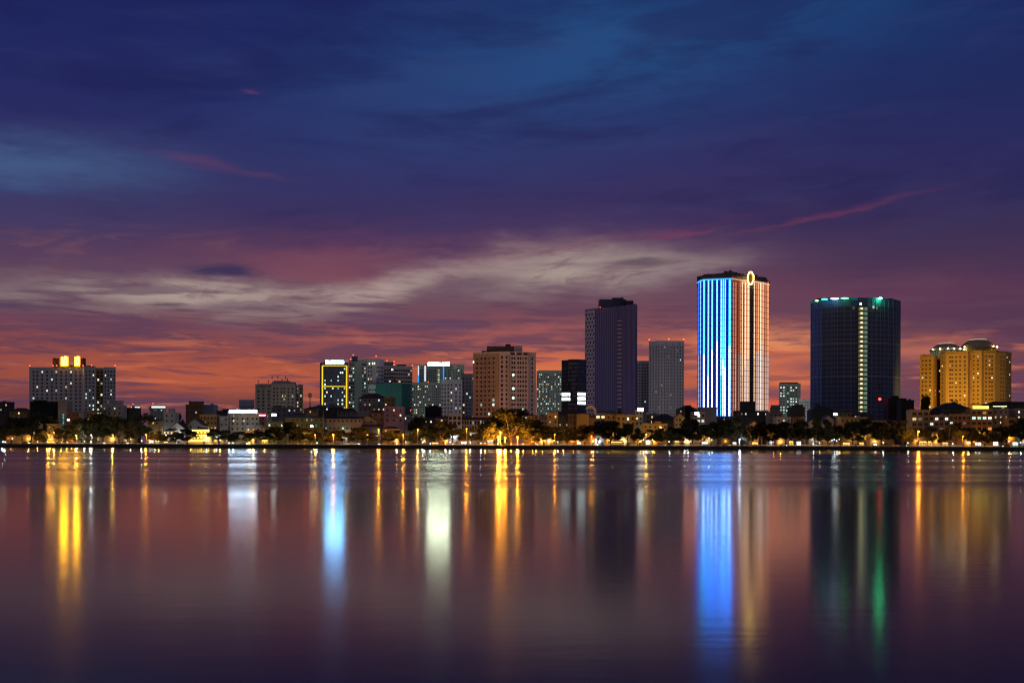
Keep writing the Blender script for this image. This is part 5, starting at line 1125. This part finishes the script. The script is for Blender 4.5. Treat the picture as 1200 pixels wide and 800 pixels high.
TREES = [(4, 500, 22), (14, 492, 26), (36, 486, 34), (50, 506, 16), (76, 500, 24), (88, 503, 18), (103, 492, 26), (120, 488, 36), (140, 490, 30), (160, 487, 30), (152, 501, 18), (186, 506, 18), (205, 507, 18), (219, 504, 20), (250, 504, 18), (262, 505, 20),
         (275, 507, 18), (291, 509, 14), (300, 505, 24), (322, 502, 22), (340, 497, 30), (352, 503, 26), (370, 504, 22), (386, 506, 22), (402, 505, 22), (418, 503, 26), (436, 508, 20), (455, 506, 22), (470, 506, 22), (486, 504, 18), (500, 500, 26), (515, 496, 26), (530, 499, 26),
         (548, 503, 20), (560, 504, 20), (577, 497, 28), (600, 483.5, 58), (622, 503, 26), (637, 501, 24), (652, 502, 24), (664, 504, 18), (680, 500, 24), (700, 495, 34), (716, 496, 28), (735, 499, 24), (747, 503, 16), (765, 505, 16), (785, 501, 26), (800, 498, 26), (812, 494, 26),
         (826, 500, 24), (845, 494, 30), (862, 492, 30), (880, 500, 20), (893, 496, 28), (905, 499, 24), (920, 497, 26), (938, 495, 26), (955, 494, 26), (970, 497, 24), (985, 500, 22), (1000, 497, 26), (1015, 494, 28), (1033, 496, 30), (1048, 495, 26), (1058, 500, 20), (1086, 501, 20),
         (1104, 505, 16), (1121, 499, 26), (1138, 503, 18), (1150, 505, 18), (1165, 503, 18), (1180, 501, 24), (1195, 492, 24), (1215, 495, 26)]
rt = random.Random(11); lab = rank([t[0] for t in TREES])
HERO = {(600, 483.5): 'huge broad tree glowing orange above the cluster of bright lamps'}
ORANGE_ROW = 648.5 + 8
src = {}
for i, (px, yt, w) in enumerate(TREES):
    big = yt < 493
    Y = rt.uniform(681, 688) if big else rt.uniform(SHORE + 15.6, SHORE + 20)
    if (px, yt) == (600, 483.5): Y = 664
    if abs(px - 236) < 12: Y = 690
    hgt = PZ(px, yt, Y) - GZ; q = i % 6 if not big else rt.choice((0, 1)); kind, (tm, cm) = PROT[q]
    sc = (w / F * Y * 1.4, w / F * Y * 1.15, hgt * 1.1); size = 'tall' if big else ('low' if yt > 504 else 'middling')
    o_, z_ = lab[i]; text = HERO.get((px, yt)) or '%s %s tree, %s of those below %s' % (size, KWORD[kind], o_, z_)
    loc = (PX(px, Y), Y, GZ); rz = rt.uniform(0, 6.28)
    if q not in src:
        t = thing('lakeside_tree', text, 'tree', loc, 'trees along the lake bank', rz); put('trunk', tm, t); put('crown', cm, t); t.scale = sc; src[q] = t
    else: copy_thing(src[q], loc, text, sc, rz)
# trees on higher ground between the houses
BACK = [(1085, 464, 18, 735, 'dark pointed tree on a roof left of the gold complex'), (1120, 468, 26, 760, 'dark round tree behind the wide hipped roof under the gold complex'), (60, 486, 20, 700, 'dark tree in front of the big black block'), (210, 484.5, 14, 740, 'small dark tree behind the small red sign board'),
        (487, 487, 24, 735, 'dark tree between the lilac house and the black tank house'), (960, 472, 12, 775, 'dark pointed tree at the foot of the navy skyscraper'), (808, 475, 14, 760, 'dark tree beside the mansard villa'), (1178, 477, 14, 706, 'bright green lit shrub tree on the roof with the pergola'),
        (725, 479, 16, 720, 'dark tree behind the yellow balcony house'), (935, 474, 14, 745, 'dark roof tree on the dark box house'), (1150, 480, 8, 699, 'small shrub on the glowing roof garden')]
for px, yt, w, Y, text in BACK:
    q = rt.choice((0, 1, 2)); base = GZ; hgt = PZ(px, yt, Y) - base
    copy_thing(src[q], (PX(px, Y), Y, base), text, (w / F * Y * 1.1, w / F * Y, hgt), rt.uniform(0, 6))

# ---- street lamps: pole, curved arm, glowing globe
SOD = {}
def lampmat(col, s):
    return glow('lamp_%d_%d_%d_%d' % (col[0] * 99, col[1] * 99, col[2] * 99, s), col, s, False)
O_ = (1.0, 0.34, 0.02); Y_ = (1.0, 0.56, 0.1); W_ = (0.92, 1.0, 0.95); GW = (0.75, 1.0, 0.7); BW = (0.6, 0.78, 1.0); R_ = (1.0, 0.12, 0.04)
LW = {O_: 'orange', Y_: 'yellow', W_: 'white', GW: 'greenish white', BW: 'bluish white', R_: 'red'}
def globe(r, m):
    b = MB(); b.sphere((0, 0, 0), r, m, 12, 8); return b.mesh('lamp_globe')
GL = {}
LAMPS = [(57.5, 509.5, O_, 1), (63.5, 505.5, Y_, 1), (90, 510, Y_, 1), (132.5, 509.5, Y_, .7), (107.5, 509.5, W_, .7), (171.5, 509, O_, 1), (185.5, 511.5, W_, .9), (254.5, 512.5, W_, .8), (267, 509.5, Y_, .7), (292.5, 518, Y_, 1), (297, 515.2, Y_, 1), (369.5, 509.3, O_, .8), (390.7, 509.3, O_, 1.5), (430.8, 509.3, O_, 1), (443.8, 503, O_, 1.25), (472.5, 509, O_, 1.1),
         (489.6, 503, Y_, .8), (519.3, 509.2, O_, 1), (546.8, 502.3, O_, 1.1), (566.8, 508.5, O_, 1), (584, 512, O_, 2.6), (592, 512.8, O_, 1.9), (586.3, 506.5, O_, 1.6), (606.5, 512, O_, 1.7), (667, 507.6, Y_, .8), (718.6, 507.7, Y_, .8), (757, 509, Y_, .8), (774.5, 501, Y_, .8), (829, 506.8, O_, .8), (866.4, 514.6, BW, 1), (880, 514.8, Y_, .9), (947, 507.5, O_, 1.1), (1010.5, 507.2, Y_, 1.2), (1075.7, 505.5, O_, 1.5), (1147.5, 506, O_, 1.1), (1098, 510.5, O_, .8), (650, 509, O_, .7), (693, 511, O_, .7), (900, 511, O_, .7), (1128, 511, O_, .8)]
labs = rank([l[0] for l in LAMPS]); PM = mat('lamp_post_paint', (0.12, 0.12, 0.11), 0.5)
for i, (px, py, col, s) in enumerate(LAMPS):
    Y = SHORE + rt.choice((5.2, 21.5, 21.5)) if s < 1.5 else SHORE + 5.2
    x, z = PX(px, Y), PZ(px, py, Y); h = z - GZ; o_, z_ = labs[i]
    size = 'very bright' if s > 1.4 else ('small' if s < .85 else 'single')
    t = thing('street_lamp', '%s %s street lamp, %s of those below %s' % (size, LW[col], o_, z_), 'street lamp', (x, Y, GZ + 0.12), 'street lamps along the lake road')
    b = MB(); b.lathe([(0.16, 0), (0.16, 0.5), (0.09, 0.6)], PM, 8); b.tube((0, 0, 0.55), (0, 0, h - 0.9), 0.085, 0.06, PM, 8); b.build('post', t)
    b = MB(); b.tube((0, 0, h - 0.92), (0.1, -0.35, h - 0.25), 0.05, 0.05, PM, 6); b.tube((0.1, -0.35, h - 0.25), (0.0, -0.9, h + 0.1), 0.05, 0.05, PM, 6); b.build('arm', t)
    b = MB(); b.lathe([(0.5, h + 0.14), (0.32, h + 0.3), (0.05, h + 0.36)], PM, 10, (0, -0.9)); b.build('lamp_shade', t)
    r = 0.46 * (s ** 0.5); k = (round(r, 2), col, s > 2)
    if k not in GL: GL[k] = globe(r, lampmat(col, 4.5 if s < 1.3 else 10))
    put('lamp_globe', GL[k], t, (0, -0.9, h - 0.13)); lamp_light(t, (0, -0.9, h - 0.2 - 2 * r), col, (8000 if Y > SHORE + 10 else (15000 if s > 1.5 else 8000)) * s ** 1.5, r)
# ---- low garden lamps on the promenade
LOWS = [(3.5, 517.6, GW, 1.3), (6, 517.8, W_, 1.1), (44, 517.5, Y_, 1), (55.5, 517.5, Y_, 1), (72, 519, Y_, 1.2), (79, 519, Y_, 1.2), (106.5, 518, W_, 1.7), (99, 517, GW, .7), (166, 516.5, GW, 1.3), (186, 517, Y_, 1), (258, 515.8, Y_, 1.5), (268.5, 519, W_, 1), (273, 519, W_, 1), (371.5, 519, W_, 1.3), (310, 518, Y_, .8), (465, 520, W_, 1.4), (495.6, 518, W_, 1.4), (504.3, 520.5, W_, 1.3), (522, 520, W_, 1.2), (527.5, 518.2, W_, 1.3), (551, 518.6, W_, .9),
        (563.4, 519.3, W_, 1.2), (568.5, 519.3, Y_, 1), (583.3, 520.6, W_, 1.6), (599, 520.6, Y_, 1.3), (613, 520, Y_, 1), (628, 520, Y_, 1), (649.5, 516, O_, 1.3), (653.5, 518, W_, 1), (754, 515.5, W_, 1), (764.5, 515.4, Y_, 1.2), (784, 517.5, W_, .9), (802, 517.8, W_, 1), (831, 513.5, W_, .8), (834, 515.5, GW, .7), (906.5, 518, R_, .9), (953, 520, W_, .9), (960.5, 519, Y_, 1), (975, 516, W_, .8), (977.5, 515, BW, 1), (980.5, 516.5, BW, 1), (983.5, 514.7, Y_, 1.1), (1035, 518.5, W_, 1), (1064, 519, GW, .9), (1116.5, 520, W_, 1.2), (1134, 519, Y_, .9), (1182.3, 517, W_, 1.3), (1196, 518.5, GW, 1)]
labs = rank([l[0] for l in LOWS])
for i, (px, py, col, s) in enumerate(LOWS):
    Y = SHORE + 3.4; z = PZ(px, py, Y); h = max(0.8, z - GZ - 0.12); o_, z_ = labs[i]
    t = thing('garden_lamp', 'low %s globe lamp, %s of those below %s' % (LW[col], o_, z_), 'garden lamp', (PX(px, Y), Y, GZ + 0.12), 'low globe lamps on the promenade')
    b = MB(); b.lathe([(0.12, 0), (0.12, 0.15), (0.05, 0.2), (0.05, h - 0.2), (0.1, h - 0.15)], PM, 8); b.build('post', t)
    r = 0.26 * (s ** 0.5); k = (round(r, 2), col, 'low')
    if k not in GL: GL[k] = globe(r, lampmat(col, 6))
    put('lamp_globe', GL[k], t, (0, 0, h + r * 0.5)); lamp_light(t, (0, -r * 1.5, h + r * 0.5), col, 420 * s, r)
# ---- lit kiosks and shop fronts
KIOSK = [(177, 514, 6, SHW, 'white lit', 'kiosk left of the gabled houses'), (194, 516, 5, SHY, 'yellow lit', 'kiosk left of the gabled houses'), (543.5, 515.5, 7, SHW, 'white lit', 'kiosk below the white colonnade school'), (574.5, 513.5, 7, SHW, 'dazzling white', 'kiosk beside the very bright lamps'), (759.5, 512.8, 6, SHW, 'white lit', 'kiosk under the plain grey tower'), (793.5, 514, 6, SHY, 'yellow lit', 'kiosk under the arched gable house'),
         (826, 515.5, 8, SHW, 'white lit', 'kiosk with glowing hangings below the blue lit face'), (861, 516, 5, SHW, 'white lit', 'kiosk with a flared white top below the copper lit face'), (927.5, 514, 6, SHY, 'yellow lit', 'kiosk below the small far tower'), (936.3, 514.5, 6, SHW, 'white lit', 'round topped stall right of the yellow kiosk below the small far tower'), (1026, 518, 5, SHW, 'white lit', 'shop window below the navy skyscraper'), (1010, 516.5, 6, SHY, 'amber', 'shop with a dark doorway below the lit stair strip'),
         (678.5, 516.2, 5, SHW, 'white lit', 'kiosk below the yellow blank wall house'), (722, 513.5, 18, SHY, 'long amber', 'glowing front for lamp-lit walls below the yellow balcony house'), (1147, 514.8, 9, SHW, 'dazzling white', 'shop front below the roof garden villa'), (1167, 515.2, 7, SHW, 'white lit', 'shop front near the right edge'), (1085, 512, 17, SHY, 'amber', 'glowing front for a lamp-lit wall below the pale terraced villa'), (646.5, 514, 5, SHY, 'yellow lit', 'stall left of the white kiosk under the yellow houses'), (60, 516, 10, SHY, 'amber', 'long stall near the left edge'), (1190, 515.5, 7, LITG, 'greenish', 'shop front at the right edge'), (510, 517, 8, SHY, 'yellow lit', 'stall below the black tank house'), (310, 513, 8, SHY, 'orange', 'stall with a pale awning left of the school'), (885, 516, 8, SHY, 'orange', 'stall under the tiny ochre gabled house'), (992, 515, 9, SHY, 'amber', 'cafe front below the stepped ochre villa'), (1108, 516, 7, SHY, 'amber', 'stall below the white lit rooms of the row')]
for px, yt, w, m, word, place in KIOSK:
    Y = SHORE + 18.6 if w > 8 else SHORE + 4.6; Wd = w / F * Y; h = (PZ(px, yt, Y) - GZ) * (0.66 if w <= 8 else 0.55)
    t = thing('kiosk', '%s %s' % (word, place), 'kiosk', (PX(px, Y), Y, GZ + 0.12)); a = Wd / 2; d = 1.6 if w <= 8 else 4
    b = MB(); b.box(-a, -a + .15, 0, d, 0, h, CREAM); b.box(a - .15, a, 0, d, 0, h, CREAM); b.box(-a + .153, a - .153, d - .15, d, 0, h, CREAM); b.box(-a + .153, a - .153, 0.02, 0.2, 0, 0.75, OCH); b.build('wall', t)
    b = MB(); b.add([(-a - .3, -0.9, h + .1), (a + .3, -0.9, h + .1), (a + .3, d + .2, h + .55), (-a - .3, d + .2, h + .55), (-a - .3, -0.9, h + .2), (a + .3, -0.9, h + .2), (a + .3, d + .2, h + .65), (-a - .3, d + .2, h + .65)], [(3, 2, 1, 0), (4, 5, 6, 7), (0, 1, 5, 4), (1, 2, 6, 5), (2, 3, 7, 6), (3, 0, 4, 7)], RED); b.build('awning', t)
    b = MB(); n = max(2, int(Wd / 1.3)); pw = (Wd - .4) / n
    for k in range(n): b.box(-a + .2 + k * pw + .14, -a + .2 + (k + 1) * pw - .14, 0.25, 0.32, 0.8, h - .3 - .25 * (k % 2), m)  # the amber fronts glow in place of walls lit by lamps
    b.build('lit_shop_front', t)
    b = MB(); b.box(-a * .8, a * .8, 0.6, 0.75, h - .26, h - .16, lampmat(Y_ if m in (SHY,) else W_, 14)); b.build('ceiling_lamp', t)
# ---- garden arch of little lights
t = thing('garden_arch', 'tall slender garden arch among the trees under the lilac house', 'arch', (PX(486.5, 662), 662, GZ)); b = MB()
for q in range(16):
    a0, a1 = pi * q / 16, pi * (q + 1) / 16; b.tube((4.3 * cos(a0), 0, 6.6 * sin(a0)), (4.3 * cos(a1), 0, 6.6 * sin(a1)), 0.12, 0.12, mat('ochre_arch_paint', (0.5, 0.4, 0.12)), 6)
b.build('arch', t)
bl = MB(); bl.sphere((0, 0, 0), 0.13, lampmat(Y_, 9), 8, 5); bl = bl.mesh('bulb')
for q in range(1, 16, 2): a0 = pi * q / 16; put('bulb', bl, t, (4.3 * cos(a0), -0.2, 6.6 * sin(a0)))
# ---- parked cars
CP = [mat('black_car_paint', (0.012, 0.012, 0.014), 0.3, 0.1), mat('white_car_paint', (0.5, 0.5, 0.5), 0.35, 0.05), mat('dark_red_car_paint', (0.1, 0.015, 0.015), 0.3, 0.1)]
TYRE = mat('tyre_rubber', (0.02, 0.02, 0.02), 0.9)
def car_parts(paint):
    b = MB(); pr = [(-2.15, .35), (-2.2, .7), (-1.95, .88), (-1.2, .95), (-.65, 1.42), (.75, 1.45), (1.5, 1.0), (2.1, .92), (2.2, .6), (2.15, .35)]; n = len(pr)
    b.add([(x, -.85, z) for x, z in pr] + [(x, .85, z) for x, z in pr], [tuple(range(n)), tuple(range(2 * n - 1, n - 1, -1))] + [(i, i + n, (i + 1) % n + n, (i + 1) % n) for i in range(n)], paint); body = b.mesh('body')
    b = MB()
    for s in (-1, 1):
        y0, y1 = (s * .853, s * .87); b.add([(-1.05, y0, .97), (1.25, y0, .99), (.7, y0, 1.38), (-.6, y0, 1.36), (-1.05, y1, .97), (1.25, y1, .99), (.7, y1, 1.38), (-.6, y1, 1.36)], [(0, 1, 2, 3), (7, 6, 5, 4), (0, 4, 5, 1), (1, 5, 6, 2), (2, 6, 7, 3), (3, 7, 4, 0)], GLASS)
    gl = b.mesh('side_window'); b = MB(); b.tube((0, -.1, 0), (0, .1, 0), .32, .32, TYRE, 14); wh = b.mesh('wheel')
    b = MB(); b.sphere((0, 0, 0), .13, lampmat(W_, 30), 8, 5); hl = b.mesh('headlight'); b = MB(); b.box(-.05, .05, -.12, .12, -.06, .06, REDL); tl = b.mesh('tail_light')
    return body, gl, wh, hl, tl
CARS = [(917, 0, 1, 'black car parked by the railing below the small far tower'), (1057, 0, 1, 'black car parked by the railing left of the terraced villa'), (1110, 0, -1, 'dark car parked by the railing below the two white lit rooms'), (409, 1, 1, 'white car on the lake road below the tower outlined in yellow'), (416, 1, 1, 'second white car nose to tail on the road below the yellow outlined tower'), (30, 2, 1, 'dark red car on the lake road near the left edge'), (70, 0, -1, 'black car with headlights on the road below the teal stair tower'), (118, 1, 1, 'white car below the white stepped villa'),
        (145, 0, 1, 'black car right of the white stepped villa'), (212, 1, -1, 'white car below the two gabled houses'), (285, 0, 1, 'black car below the neon signed office'), (345, 2, -1, 'dark red car below the school left wing'), (440, 0, 1, 'black car below the lilac house'), (535, 1, -1, 'white car below the white colonnade school'), (625, 2, 1, 'dark red car below the warm tan tower'), (705, 0, -1, 'black car below the violet skyscraper'), (775, 1, 1, 'white car below the plain grey tower'), (850, 0, 1, 'black car below the blue lit face'), (1000, 2, 1, 'dark red car below the lit stair strip'), (1180, 0, -1, 'black car near the right edge')]
csrc = {}
for px, c, d, text in CARS:
    Y = SHORE + (8.3 if d > 0 else 12.8); loc = (PX(px, Y), Y, GZ + 0.002); rz = 0 if d > 0 else pi
    if c not in csrc:
        bo, gl, wh, hl, tl = car_parts(CP[c]); t = thing('parked_car', text, 'car', loc, 'cars on the lake road', rz); put('body', bo, t); put('side_window', gl, t)
        for x in (-1.35, 1.35):
            for y in (-.78, .78): put('wheel', wh, t, (x, y, .32))
        for y in (-.6, .6): put('headlight', hl, t, (2.17, y, .68)); put('tail_light', tl, t, (-2.2, y, .74))
        csrc[c] = t
    else: copy_thing(csrc[c], loc, text, None, rz)
